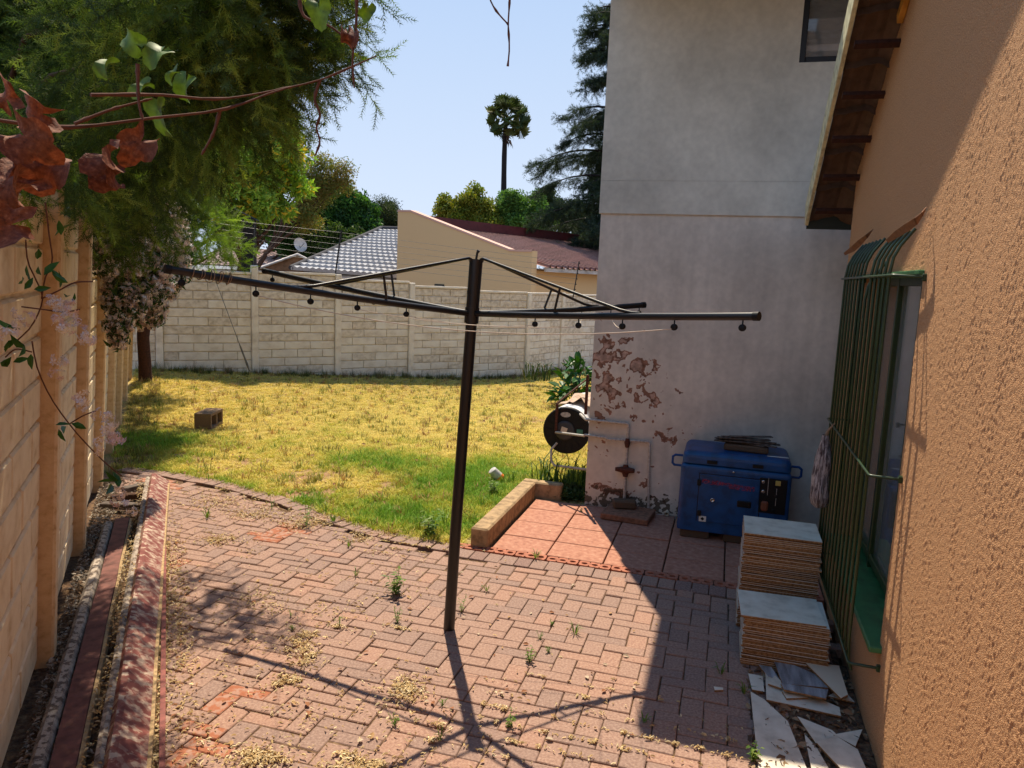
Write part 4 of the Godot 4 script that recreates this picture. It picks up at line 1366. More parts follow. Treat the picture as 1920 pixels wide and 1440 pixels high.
	tree("round_tree", "yellow-green tree behind the maroon roof left of the palm", Vector3(-17.0, -0.4, -45.0), sp([[850, 400, 48, 1.0], [885, 385, 48, 0.9], [915, 400, 48, 0.9], [870, 415, 48, 1.2], [905, 420, 48, 1.2]]), 1800, big, M.leaves, [Color(0.26, 0.27, 0.03), Color(0.34, 0.30, 0.04), Color(0.18, 0.24, 0.04)], 0.9, 1.4, 0.25, "trees beyond the back wall")
	tree("round_tree", "bright leafy tree behind the maroon roof right of the palm", Vector3(-13.6, -0.4, -46.5), sp([[970, 385, 48, 0.9], [1000, 395, 48, 0.9], [960, 410, 48, 1.0], [985, 420, 48, 1.2], [1020, 415, 49, 1.0]]), 1700, big, M.leaves, [Color(0.13, 0.25, 0.05), Color(0.17, 0.3, 0.06), Color(0.09, 0.18, 0.04)], 0.9, 1.4, 0.25, "trees beyond the back wall")
	tree("round_tree", "dull dark green tree under the drooping conifer", Vector3(-11.3, -0.4, -50.0), sp([[1030, 385, 52, 1.0], [1055, 400, 52, 1.0], [1020, 410, 52, 1.0], [1085, 415, 52, 1.2]]), 1400, big, M.leaves, [Color(0.06, 0.09, 0.04), Color(0.08, 0.11, 0.05)], 0.9, 1.4, 0.25, "trees beyond the back wall")
	build_palm()
	build_conifer()
	build_vines()

func build_palm() -> void:
	var base := spot(940, 412, 60)
	var o := thing("palm_tree", "tall single fan palm with ragged crown against the sky", "tree", Vector3(base.x, -0.4, base.z))
	var cr := spot(951, 228, 60) - o.position
	var b := MB.new()
	var pts := []
	var rad := []
	for k in 12:
		var t := k / 11.0
		pts.append(Vector3(0, 0, 0).lerp(cr, t) + Vector3(0.12 * sin(t * 5), 0, 0))
		rad.append(lerpf(0.30, 0.17, t) + (0.12 if t > 0.42 and t < 0.5 else 0.0) + 0.01 * (k % 2))
	b.tube(pts, rad, 9)
	part("trunk", b, M.pole_wood, o)
	# one fan leaf, repeated
	var f := MB.new()
	f.tube([Vector3.ZERO, Vector3(0, 0.6, 0.05), Vector3(0, 0.95, 0)], [0.03, 0.02, 0.015], 4)
	for k in 22:
		var a := lerpf(-2.0, 2.0, k / 21.0)
		var d := Vector3(sin(a), cos(a), 0)
		var s := Vector3(cos(a), -sin(a), 0) * 0.026
		var o0 := Vector3(0, 0.95, 0)
		var l := rr(0.62, 0.85)
		var m1 := o0 + d * l * 0.6 + Vector3(0, 0, 0.05)
		var tp := o0 + d * l + Vector3(0, -0.18, -0.16)
		f.poly([o0, m1 + s, tp], Vector3(0, 0, 1)); f.poly([o0, tp, m1 - s], Vector3(0, 0, 1))
	var fm := f.mesh()
	for k in 30:
		var a := TAU * k * 0.382
		var el := lerpf(1.35, -0.85, k / 29.0)
		var d := Vector3(cos(a) * cos(el), sin(el), sin(a) * cos(el))
		var mm: Material = mat("palm_leaf_%d" % (k % 3), [c8(64, 78, 38), c8(80, 96, 46), c8(98, 104, 54)][k % 3], 0.6, {"back": Color(0.3, 0.35, 0.15)}) if k < 3 else M["palm_leaf_%d" % (k % 3)]
		part("frond", fm, mm, o, Transform3D(frame(d, rr(0, TAU)).scaled(Vector3.ONE * rr(1.05, 1.4)), cr + Vector3(0, 0.15, 0)))
	var sk := MB.new()
	for k in 60:
		var a := rr(0, TAU)
		var p := cr + Vector3(cos(a) * 0.18 + 0.16, rr(-1.6, -0.5), sin(a) * 0.18)
		var s := Vector3(-sin(a), 0, cos(a)) * 0.07
		sk.poly([p - s, p + s, p + Vector3(cos(a) * 0.3, -0.5, sin(a) * 0.3)], Vector3(cos(a), 0, sin(a)))
	part("dead_leaf_skirt", sk, M.bark, o)

func build_conifer() -> void:
	var base := spot(1165, 430, 32)
	var o := thing("conifer", "tall drooping conifer half hidden behind the grey building", "tree", Vector3(base.x, -0.4, base.z))
	var top := spot(1160, -40, 32) - o.position
	var b := MB.new()
	b.tube([Vector3.ZERO, top * 0.5, top], [0.3, 0.2, 0.03], 8)
	part("trunk", b, M.pole_wood, o)
	var sprig := needle_sprig(0.6, 0.16, 0.010, 10)
	var trs := []
	var cols := []
	var lb := MB.new()
	var h := 2.0
	while h < top.y - 0.2:
		var frac := 1.0 - h / top.y
		for q in 5:
			var a := rr(0, TAU)
			var L := (0.5 + 4.3 * pow(frac, 0.75)) * rr(0.55, 1.1)
			var d := Vector3(cos(a), 0, sin(a))
			var st := Vector3(top.x * h / top.y, h + rr(-0.3, 0.3), top.z * h / top.y)
			var pts := []
			for k in 6:
				var t := k / 5.0
				pts.append(st + d * L * t + Vector3(0, 0.25 * L * t - 0.42 * L * t * t, 0))
			lb.tube(pts, [0.06, 0.05, 0.04, 0.03, 0.02, 0.01], 4)
			var cnt := int(L * 24)
			for k in cnt:
				var t := pow(rng.randf(), 0.7)
				var p := st + d * L * t + Vector3(0, 0.25 * L * t - 0.42 * L * t * t, 0) + Vector3(-d.z, 0, d.x) * rr(-0.5, 0.5) * (0.35 + L * 0.16)
				p.y += rr(-0.18, 0.04)
				var y := (d * 0.8 + Vector3(0, rr(-1.1, -0.1), 0) + rv(0.5)).normalized()
				trs.append(Transform3D(frame(y, rr(0, TAU)).scaled(Vector3.ONE * rr(0.7, 1.2)), p))
				cols.append(pick([Color(0.028, 0.045, 0.034), Color(0.04, 0.06, 0.04), Color(0.055, 0.075, 0.045)]) * rr(0.8, 1.2))
		h += rr(0.55, 0.95)
	part("limbs", lb, M.pole_wood, o)
	multi("crown", sprig, M.needles, o, trs, cols)

# a lobed, curled leaf in its own xz plane, stalk at the origin, pointing along +z
func lobed_leaf(size: float, curl: float, wave: float, lobes := 5.0) -> ArrayMesh:
	var b := MB.new()
	var rings := 7
	var seg := 30
	var pts := []
	var ph := rr(0, TAU)
	for r in rings + 1:
		var t := float(r) / rings
		var row := []
		for k in seg + 1:
			var a := lerpf(-PI * 0.93, PI * 0.93, float(k) / seg)
			var rad := size * (0.62 + 0.2 * cos(a) + 0.14 * cos(a * lobes) + 0.035 * cos(a * 17.0)) * t
			var p := Vector3(sin(a) * rad, 0, cos(a) * rad + size * 0.1)
			var bend := curl * 1.1
			var lift := 0.55 * curl * p.x * p.x / size + wave * sin(a * 3.0 + ph) * t * t + 0.0016 * absf(sin(a * 2.5)) * t
			p.x *= 1.0 - 0.22 * curl * absf(p.x) / size
			var an := bend * p.z / size
			p = Vector3(p.x, -(1.0 - cos(an)) * size / bend + lift * cos(an), sin(an) * size / bend + lift * sin(an))
			row.append(p)
		pts.append(row)
	for r in rings + 1:
		for k in seg + 1:
			var dr: Vector3 = pts[mini(r + 1, rings)][k] - pts[maxi(r - 1, 0)][k]
			var dk: Vector3 = pts[maxi(r, 1)][mini(k + 1, seg)] - pts[maxi(r, 1)][maxi(k - 1, 0)]
			var nn := dk.cross(dr).normalized()
			b.vert(pts[r][k], nn)
	for r in rings:
		for k in seg:
			var i := r * (seg + 1) + k
			b.ix.append_array(PackedInt32Array([i, i + seg + 1, i + 1, i + 1, i + seg + 1, i + seg + 2]))
	return b.mesh()

func smooth_path(p: Array, n: int) -> Array:
	var c := Curve3D.new()
	for i in p.size():
		var t: Vector3 = (p[mini(i + 1, p.size() - 1)] - p[maxi(i - 1, 0)]) / 6.0
		c.add_point(p[i], -t, t)
	var out := []
	for k in n: out.append(c.sample_baked(c.get_baked_length() * k / (n - 1.0), true))
	return out

func build_vines() -> void:
	# grapevine cane across the top left, close to the camera, with old leaves
	var gv := thing("grapevine", "bare grapevine cane with curled brown leaves close by at the upper left", "vine")
	var d := 1.45
	for path in [[[-60, 215, d], [60, 235, d], [150, 238, d + 0.02], [280, 222, d + 0.05], [420, 205, d + 0.1], [520, 170, d + 0.15], [600, 150, d + 0.2], [660, 125, d + 0.22], [705, 105, d + 0.25]], [[140, 232, d], [210, 205, d + 0.02], [285, 185, d + 0.05]], [[170, 178, d], [300, 178, d + 0.05], [420, 185, d + 0.1], [560, 160, d + 0.2]], [[600, 150, d + 0.2], [590, 185, d + 0.2], [600, 215, d + 0.2], [593, 240, d + 0.2], [600, 265, d + 0.2], [590, 293, d + 0.2]], [[668, -30, d + 0.2], [668, 40, d + 0.2], [661, 110, d + 0.2], [664, 165, d + 0.2]], [[560, -20, d + 0.2], [570, 30, d + 0.2], [620, 50, d + 0.2], [668, 90, d + 0.2]], [[258, 120, d], [260, 190, d], [268, 225, d]], [[412, 208, d + 0.1], [400, 250, d + 0.1], [378, 290, d + 0.1]]]:
		var pts := []
		for q in path: pts.append(spot(q[0], q[1], q[2]))
		var sm := smooth_path(pts, 18)
		var rad := []
		for k in 18: rad.append(lerpf(0.0034, 0.0016, k / 17.0) + (0.0012 if k % 6 == 3 else 0.0))
		var b := MB.new()
		b.tube(sm, rad, 6)
		part("cane", b, M.twig, gv)
	var tip := thing("vine_tip", "thin bare vine tip hanging alone at the top centre", "vine")
	for path in [[[905, -40, 1.7], [925, 12, 1.7], [953, 46, 1.7]], [[958, -40, 1.7], [955, 10, 1.7], [953, 46, 1.7], [955, 90, 1.7], [952, 124, 1.7]]]:
		var pts := []
		for q in path: pts.append(spot(q[0], q[1], q[2]))
		var sm := smooth_path(pts, 12)
		var rad := []
		for k in 12: rad.append(0.0017 + (0.0012 if k % 4 == 3 else 0.0))
		var b := MB.new()
		b.tube(sm, rad, 6)
		part("stem", b, M.twig, tip)
	# px, py, distance, size, curl, turn, tilt
	for q in [[268, 262, 1.45, 0.062, 1.3, 2.5, 1.0], [205, 285, 1.42, 0.058, 1.7, 3.4, 0.9], [215, 325, 1.44, 0.045, 2.2, 3.3, 1.2], [95, 300, 1.35, 0.075, 1.2, 2.8, 1.1], [40, 250, 1.30, 0.07, 1.5, 4.0, 0.8], [85, 215, 1.32, 0.06, 1.8, 1.2, 0.7], [20, 330, 1.30, 0.075, 1.4, 3.0, 1.2], [30, 420, 1.25, 0.07, 1.0, 1.8, 0.6], [15, 190, 1.3, 0.05, 1.6, 0.6, 0.9], [652, 60, 1.65, 0.045, 2.2, 3.1, 1.2], [60, 345, 1.33, 0.06, 1.6, 2.4, 1.3]]:
		var p := spot(q[0], q[1], q[2])
		var ba := CB * Basis.from_euler(Vector3(q[6], 0, 0)) * Basis(Vector3.UP, q[5])
		ba = CB * Basis(Vector3(0, 0, 1), q[5] + PI) * Basis.from_euler(Vector3(PI / 2 - 0.5 + rr(-0.4, 0.4), rr(-0.5, 0.5), 0))
		part("dry_leaf", lobed_leaf(q[3] * 0.85, q[4], 0.012), M.dry_leaf, gv, Transform3D(ba, p))
	for q in [[598, 12, 1.6, 0.042, 0.4, 3.1], [258, 85, 1.6, 0.04, 0.8, 0.9], [305, 95, 1.6, 0.045, 0.8, 2.7], [350, 150, 1.65, 0.045, 0.8, 2.6], [300, 205, 1.6, 0.05, 1.4, 2.9], [330, 135, 1.62, 0.03, 0.8, 2.0], [275, 160, 1.6, 0.035, 0.9, 2.3], [206, 118, 1.6, 0.035, 1.2, 2.9], [690, 12, 1.6, 0.03, 1.4, 2.7]]:
		var ba := CB * Basis(Vector3(0, 0, 1), q[5] + PI) * Basis.from_euler(Vector3(PI / 2 - 0.3 + rr(-0.5, 0.5), rr(-0.7, 0.7), 0))
		part("green_leaf", lobed_leaf(q[3], q[4], 0.006, 3.0), M.vine_leaf, gv, Transform3D(ba, spot(q[0], q[1], q[2])))
	# jasmine: leaf and flower shapes
	var jl := leaf_cluster(9, 0.05, 0.045, 0.016)
	var fl := MB.new()
	for k in 6:
		var o := rdir() * 0.022
		var ax := (o + rv(0.01)).normalized()
		var u := ax.cross(Vector3(0.2, 0.9, 0.3)).normalized()
		var w := ax.cross(u)
		for j in 5:
			var a := TAU * j / 5.0
			var e := u * cos(a) + w * sin(a)
			var s := (w * cos(a) - u * sin(a)) * 0.0032
			fl.poly([o, o + e * 0.007 + s, o + e * 0.012 - ax * 0.002, o + e * 0.007 - s], ax)
		fl.poly([o - u * 0.001, o + u * 0.001, o - ax * 0.02], w)
	var flm := fl.mesh()
	var pal_l := [Color(0.05, 0.10, 0.03), Color(0.07, 0.13, 0.035), Color(0.04, 0.08, 0.03)]
	var pal_f := [Color(0.82, 0.74, 0.66), Color(0.86, 0.80, 0.73), Color(0.74, 0.58, 0.50), Color(0.55, 0.40, 0.32)]
	var jb := thing("jasmine_bush", "big clump of pale flowering jasmine spilling over the left wall", "vine", wl(4.2, 0.0))
	var jlobes := sp([[275, 400, 6.6, 0.26], [255, 450, 6.4, 0.26], [295, 440, 6.8, 0.25], [225, 480, 6.2, 0.20], [260, 520, 6.4, 0.24], [300, 500, 6.8, 0.22], [235, 560, 6.2, 0.16], [270, 580, 6.5, 0.16], [222, 610, 6.1, 0.09], [310, 540, 6.9, 0.10], [240, 370, 6.4, 0.25], [330, 470, 7.0, 0.14], [222, 640, 6.1, 0.05]])
	crown("foliage", jb, jlobes, 1700, jl, M.leaves, pal_l, 0.9, 1.6, 0.4, 0.5)
	crown("flowers", jb, jlobes, 5200, flm, M.flowers, pal_f, 1.1, 1.8, 0.2, 0.35)
	var js := MB.new()
	for k in 14:
		var a := spot(rr(225, 320), rr(380, 480), 6.6)
		js.tube([a, a + Vector3(rr(-0.05, 0.05), -0.25, rr(-0.05, 0.05)), a + Vector3(rr(-0.12, 0.12), -0.55, rr(-0.1, 0.1))], 0.003, 4)
	part("stems", js, M.twig, jb)
	# a few jasmine sprays close by against the near wall
	var jn := thing("jasmine_spray", "thin jasmine runner with white flowers hanging in front of the near wall", "vine")
	for path in [[[85, 380], [92, 440], [98, 490], [85, 520], [78, 560]], [[48, 450], [52, 490], [65, 520], [80, 560], [60, 610], [30, 640]], [[60, 640], [70, 690], [95, 745], [130, 795], [160, 830], [200, 870], [228, 892]], [[78, 560], [110, 545], [140, 530], [175, 528]], [[40, 575], [80, 580], [120, 585], [150, 580]], [[130, 795], [155, 780], [180, 770]], [[10, 670], [30, 655], [60, 660]]]:
		var pts := []
		for q in path: pts.append(spot(q[0], q[1], 2.55 + 0.0006 * (q[1] - 500)))
		var b := MB.new()
		b.tube(smooth_path(pts, 14), 0.0022, 5)
		part("stem", b, M.twig, jn)
	var leaf := MB.new()
	for s in [-1.0, 1.0]:
		leaf.poly([Vector3.ZERO, Vector3(s * 0.010, 0.004, 0.016), Vector3(s * 0.008, 0.002, 0.032), Vector3(0, -0.006, 0.05)], Vector3.UP)
	var lm := leaf.mesh()
	for q in [[70, 500], [55, 530], [40, 535], [85, 520], [115, 525], [130, 530], [140, 545], [110, 540], [125, 555], [60, 545], [48, 545], [75, 470], [100, 440], [118, 445], [105, 800], [125, 798], [112, 805], [135, 795], [25, 640], [10, 660], [20, 680], [35, 670], [5, 690], [45, 650], [218, 905], [228, 900], [208, 912], [225, 915], [212, 898], [40, 620], [30, 615], [60, 665]]:
		part("leaf", lm, M.leafy, jn, Transform3D(frame(rdir(), rr(0, TAU)).scaled(Vector3.ONE * rr(0.8, 1.25)), spot(q[0] + rr(-4, 4), q[1] + rr(-4, 4), 2.5 + rr(-0.06, 0.06))))
	var trs := []
	var cols := []
	for q in [[110, 600, 26, 16], [130, 575, 18, 10], [140, 605, 14, 14], [90, 570, 20, 10], [40, 600, 20, 14], [150, 760, 10, 16], [195, 775, 12, 10], [205, 800, 10, 8], [190, 840, 14, 10], [215, 820, 6, 6], [160, 640, 6, 22], [110, 690, 4, 14], [20, 625, 16, 8], [228, 930, 10, 8], [240, 955, 12, 6]]:
		for k in 3:
			trs.append(Transform3D(frame(rdir(), rr(0, TAU)).scaled(Vector3.ONE * rr(0.7, 1.1)), spot(q[0] + rr(-q[2], q[2]), q[1] + rr(-q[3], q[3]), 2.5 + rr(-0.08, 0.08))))
			cols.append(pick([Color(0.82, 0.76, 0.72), Color(0.78, 0.68, 0.64), Color(0.7, 0.52, 0.48)]))
	multi("flowers", flm, M.flowers, jn, trs, cols)
	# dead trunk standing by the wall corner
	var dt := thing("dead_trunk", "reddish brown dead trunk standing at the far left corner of the lawn", "tree trunk", spot(272, 695, 12.9) * Vector3(1, 0, 1))
	var db := MB.new()
	db.tube([Vector3(0, 0, 0), Vector3(0.0, 0.3, 0), Vector3(-0.01, 0.75, 0.01), Vector3(0.02, 1.05, 0), Vector3(0.03, 1.4, 0), Vector3(0.08, 1.9, 0)], [0.105, 0.095, 0.09, 0.1, 0.08, 0.05], 9)
	part("trunk", db, M.bark_red, dt)

# ---------------------------------------------------------------- clothesline
func at_px(a: Vector3, m: Vector3, c: Vector3, px: float) -> Vector3:
	var best := a
	var bd := 1e9
	for k in 121:
		var p := qb(a, m, c, k / 120.0)
		var d := absf(proj(p).x - px)
		if d < bd:
			bd = d; best = p
	return best

func qb(a: Vector3, m: Vector3, c: Vector3, t: float) -> Vector3: return a.lerp(m, t).lerp(m.lerp(c, t), t)

func build_clothesline() -> void:
	var foot := Vector3(-1.333, 0, -3.604)
	var o := thing("rotary_clothesline", "black steel rotary clothesline with four arms standing on the brick paving", "clothesline", foot)
	var top := Vector3(-1.252, 1.985, -3.627) - foot
	var ax := top.normalized()
	var b := MB.new()
	b.tube([Vector3(0, -0.15, 0), top * 0.3, top * 0.985], [0.0305, 0.030, 0.0285], 16)
	part("pole", b, M.black_metal, o)
	var sl := MB.new()
	sl.tube([top * 0.845, top * 0.99, top], [0.033, 0.034, 0.038], 16)
	part("sleeve", sl, M.black_metal, o)
	var hk := MB.new()
	hk.tube([top, top + Vector3(0.004, 0.03, 0), top + Vector3(0.012, 0.045, 0)], [0.006, 0.006, 0.009], 6)
	part("hook", hk, M.black_metal, o)
	var hub := Vector3(-1.264, 1.712, -3.624) - foot
	var cl := MB.new()
	cl.tube([hub - ax * 0.05, hub + ax * 0.03], 0.037, 14)
	part("collar", cl, M.black_metal, o)
	# end of each arm: pixel and distance, pixel x of brace foot, strut, brace start side
	var arms := [
		{"e": spot(315, 505, 3.10 * 1.0), "brace": 572.0, "strut": 726.0, "side": -1.0, "w": [338.0, 478.0, 582.0, 668.0, 763.0]},
		{"e": spot(497, 508, 4.72), "brace": 633.0, "strut": 741.0, "side": -1.0, "w": [511.0, 582.0, 641.0, 702.0]},
		{"e": spot(1418, 593, 2.85), "brace": 1176.0, "strut": 1039.0, "side": 1.0, "w": [1002.0, 1087.0, 1168.0, 1263.0, 1395.0]},
		{"e": spot(1206, 572, 4.3), "brace": 1104.0, "strut": 1018.0, "side": 1.0, "w": [1092.0, 1145.0, 1198.0]}]
	var wheel := MB.new()
	wheel.lathe([Vector2(0.001, -0.009), Vector2(0.012, -0.008), Vector2(0.0135, -0.003), Vector2(0.0125, 0.0), Vector2(0.0135, 0.003), Vector2(0.012, 0.008), Vector2(0.001, 0.009)], 12, Transform3D(Basis(Vector3.RIGHT, PI / 2), Vector3.ZERO))
	wheel.tube([Vector3(0, 0.008, 0), Vector3(0, 0.034, 0)], 0.003, 5)
	var wm := wheel.mesh()
	var knobs := []
	for q in arms:
		var e: Vector3 = q.e - foot
		var d0 := e - hub
		var flat := Vector3(d0.x, 0, d0.z).normalized()
		var s0 := hub + flat * 0.03
		var m := s0.lerp(e, 0.5) + Vector3(0, -0.012, 0)
		var pts := []
		for k in 13: pts.append(qb(s0, m, e, k / 12.0))
		var t := MB.new()
		t.tube(pts, 0.0155, 10)
		var arm := part("arm", t, M.black_metal, o)
		var cp := MB.new()
		var dir: Vector3 = (pts[12] - pts[11]).normalized()
		cp.tube([e - dir * 0.01, e + dir * 0.012], 0.0175, 10)
		part("end_cap", cp, M.black_rubber, arm)
		var kn := []
		for px in q.w:
			var p := at_px(s0 + foot, m + foot, e + foot, px) - foot
			part("line_wheel", wm, M.dark_plastic, arm, Transform3D(Basis(Vector3.UP, -atan2(flat.z, flat.x)), p + Vector3(0, -0.042, 0)))
			kn.append(p + Vector3(0, -0.048, 0))
		knobs.append(kn)
		# brace from the pole head to the arm, with a short upright
		var bp := at_px(s0 + foot, m + foot, e + foot, q.brace) - foot + Vector3(0, 0.016, 0)
		var h0 := top + flat * 0.032 + Vector3(0, -0.012, 0)
		var h1 := top + flat * 0.05 + Vector3(0, 0.004, 0)
		var path := [h0, top + flat * 0.036 + Vector3(0, 0.0, 0), h1, h1.lerp(bp, 0.08), h1.lerp(bp, 0.95) + Vector3(0, -0.002, 0), bp + flat * 0.02, bp + flat * 0.06]
		var bm := MB.new()
		bm.tube(path, 0.0072, 8)
		part("brace", bm, M.black_metal, o)
		var su := at_px(s0 + foot, m + foot, e + foot, q.strut) - foot
		var f := clampf((su - h1).dot((bp - h1).normalized()) / (bp - h1).length(), 0, 1)
		var sm := MB.new()
		sm.tube([su, h1.lerp(bp, f)], 0.0058, 6)
		part("strut", sm, M.black_metal, o)
	# lines between the wheels
	for q in [[0, 1, 2, 3, 0.075, 0.0022], [0, 4, 2, 0, 0.02, 0.0016], [0, 3, 2, 1, 0.03, 0.0016], [1, 1, 3, 1, 0.04, 0.0016], [1, 2, 3, 0, 0.04, 0.0016], [0, 2, 1, 1, 0.02, 0.0014], [2, 1, 3, 0, 0.015, 0.0014], [2, 2, 3, 1, 0.02, 0.0014]]:
		var a: Vector3 = knobs[q[0]][q[1]]
		var c: Vector3 = knobs[q[2]][q[3]]
		var pts := []
		for k in 17:
			var t := k / 16.0
			pts.append(a.lerp(c, t) + Vector3(0, -4.0 * q[4] * t * (1 - t), 0))
		var lm := MB.new()
		lm.tube(pts, q[5], 5)
		part("washing_line", lm, M.twine, o)
	# loose twine wound round the left arm
	var e0: Vector3 = arms[0].e - foot
	var s1 := hub
	var co := []
	for k in 150:
		var t := k / 149.0
		var p := at_lerp(s1, e0, 0.835 + 0.105 * t)
		var d := (e0 - s1).normalized()
		var u := d.cross(Vector3.UP).normalized()
		var v := u.cross(d)
		var an := t * TAU * 9.0
		var r := 0.0185 + 0.008 * maxf(0, sin(an * 0.37 + 1.0)) + 0.002 * sin(an * 3.1)
		co.append(p + Vector3(0, 0.0, 0) + (u * cos(an) + v * sin(an)) * r + d * 0.014 * sin(an * 0.5))
	var cm := MB.new()
	cm.tube(co, 0.0016, 4)
	part("wound_twine", cm, M.twine_old, o)

func at_lerp(a: Vector3, c: Vector3, t: float) -> Vector3: return qb(a, a.lerp(c, 0.5) + Vector3(0, -0.012, 0), c, t)

# ---------------------------------------------------------------- things in the yard
func extruded(prof: Array, l0: float, l1: float, skew: float, jitter := 0.0) -> MB:
	var b := MB.new()
	var n := 14
	var rows := []
	for k in n + 1:
		var l := lerpf(l0, l1, float(k) / n)
		var j := rr(-jitter, jitter)
		var row := []
		for p in prof: row.append(wl(l, p.x + skew * l + j, p.y + j * 0.5))
		rows.append(row)
	var c := Vector2.ZERO
	for p in prof: c += p / prof.size()
	for k in n:
		for i in prof.size():
			var j := (i + 1) % prof.size()
			var e: Vector2 = (prof[i] + prof[j]) * 0.5 - c
			var pl := Vector2(prof[j].y - prof[i].y, -(prof[j].x - prof[i].x))
			if pl.dot(e) < 0: pl = -pl
			b.poly([rows[k][i], rows[k + 1][i], rows[k + 1][j], rows[k][j]], WN * pl.x + Vector3.UP * pl.y)
	b.poly(rows[0], -WU); b.poly(rows[n], WU)
	return b

func build_yard_things() -> void:
	# old timber along the left wall
	var pb := thing("barge_board", "long weathered board with peeling red and white paint beside the left wall", "board")
	part("board", extruded([Vector2(0.275, 0.0), Vector2(0.272, 0.055), Vector2(0.30, 0.078), Vector2(0.318, 0.105), Vector2(0.345, 0.10), Vector2(0.445, 0.03), Vector2(0.447, 0.0)], -2.2, 3.0, 0.02, 0.003), M.peel_red, pb)
	part("moulding", extruded([Vector2(0.270, 0.058), Vector2(0.268, 0.082), Vector2(0.284, 0.09), Vector2(0.300, 0.083), Vector2(0.300, 0.07)], -2.2, 2.96, 0.02, 0.002), M.peel_grey, pb)
	part("lower_edge", extruded([Vector2(0.440, 0.0), Vector2(0.440, 0.034), Vector2(0.455, 0.034), Vector2(0.457, 0.0)], -2.2, 2.9, 0.02, 0.002), M.board_edge, pb)
	var db := thing("timber_plank", "dark red-brown plank with raw yellow edge lying by the left wall", "board")
	part("plank", extruded([Vector2(0.115, 0.0), Vector2(0.115, 0.055), Vector2(0.205, 0.06), Vector2(0.207, 0.0)], -2.2, 1.95, 0.02, 0.003), M.board_red, db)
	part("raw_edge", extruded([Vector2(0.209, 0.0), Vector2(0.208, 0.058), Vector2(0.222, 0.05), Vector2(0.225, 0.0)], -2.2, 1.93, 0.02, 0.003), M.board_edge, db)
	var gb := thing("timber_batten", "narrow batten with flaking white paint closest to the left wall", "board")
	part("batten", extruded([Vector2(0.045, 0.0), Vector2(0.042, 0.04), Vector2(0.06, 0.058), Vector2(0.09, 0.056), Vector2(0.104, 0.035), Vector2(0.105, 0.0)], -2.2, 1.9, 0.02, 0.004), M.peel_grey, gb)
	var tb := thing("steel_tube", "thin red painted steel tube lying along the edge of the paving", "tube")
	part("tube", extruded([Vector2(0.462, 0.0), Vector2(0.462, 0.024), Vector2(0.484, 0.024), Vector2(0.484, 0.0)], -2.2, 1.35, 0.002), M.steel_red, tb)
	var wb := thing("timber_strip", "flat pale grey strip lying between the peeling board and red tube", "board")
	part("strip", extruded([Vector2(0.44, -0.012), Vector2(0.44, 0.002), Vector2(0.458, 0.002), Vector2(0.458, -0.012)], -0.1, 0.75, 0.002), M.peel_grey, wb)
	for k in 3:
		var oc := thing("timber_offcut", ["grey timber offcut across the far end of the planks", "short brown timber offcut at the foot of the left wall", "small dark offcut behind the peeling board end"][k], "board", wl(2.35 + 0.25 * k, 0.17 + 0.04 * k, 0.03), 0.3 + 0.5 * k)
		var m := MB.new()
		m.box(Vector3.ZERO, Vector3(0.30 - 0.05 * k, 0.045, 0.07), 0.005)
		part("block", m, [M.slat, M.bark, M.slat][k], oc)
	# hollow concrete block on the lawn
	var cb := thing("concrete_block", "hollow concrete block lying on the lawn on the left", "block", Vector3(-6.02, lawn_y(-6.02, -7.62) + 0.005, -7.62), 0.306)
	var m1 := MB.new()
	for q in [[Vector3(0, 0.0175, 0), Vector3(0.2, 0.035, 0.40)], [Vector3(0, 0.178, 0), Vector3(0.2, 0.035, 0.40)], [Vector3(0, 0.0975, 0.1825), Vector3(0.199, 0.126, 0.034)], [Vector3(0, 0.0975, -0.1825), Vector3(0.199, 0.126, 0.034)], [Vector3(0, 0.0975, 0), Vector3(0.199, 0.126, 0.036)]]:
		m1.box(q[0], q[1], 0.003)
	part("shell", m1, M.concrete, cb)
	var m2 := MB.new()
	m2.box(Vector3(-0.093, 0.0975, 0), Vector3(0.012, 0.125, 0.39))
	part("closed_back", m2, M.concrete, cb)
	# cup in the grass
	var cu := thing("plastic_cup", "white plastic cup with orange rim lying tilted in the green grass", "cup", gnd(936, 902) + Vector3(0, 0.03, 0))
	var tl := Transform3D(Basis(Vector3(0, 0, 1), 0.75).rotated(Vector3.UP, 0.5), Vector3.ZERO)
	var c1 := MB.new()
	c1.lathe([Vector2(0.001, 0.11), Vector2(0.037, 0.11), Vector2(0.041, 0.10), Vector2(0.049, 0.02), Vector2(0.046, 0.02), Vector2(0.038, 0.1), Vector2(0.001, 0.104)], 20, tl)
	part("body", c1, M.white_plastic, cu)
	var c2 := MB.new()
	c2.lathe([Vector2(0.050, 0.022), Vector2(0.053, -0.012), Vector2(0.05, -0.014), Vector2(0.047, 0.02)], 20, tl)
	part("rim", c2, M.orange, cu)
	build_heater()
	build_generator()
	build_tiles()

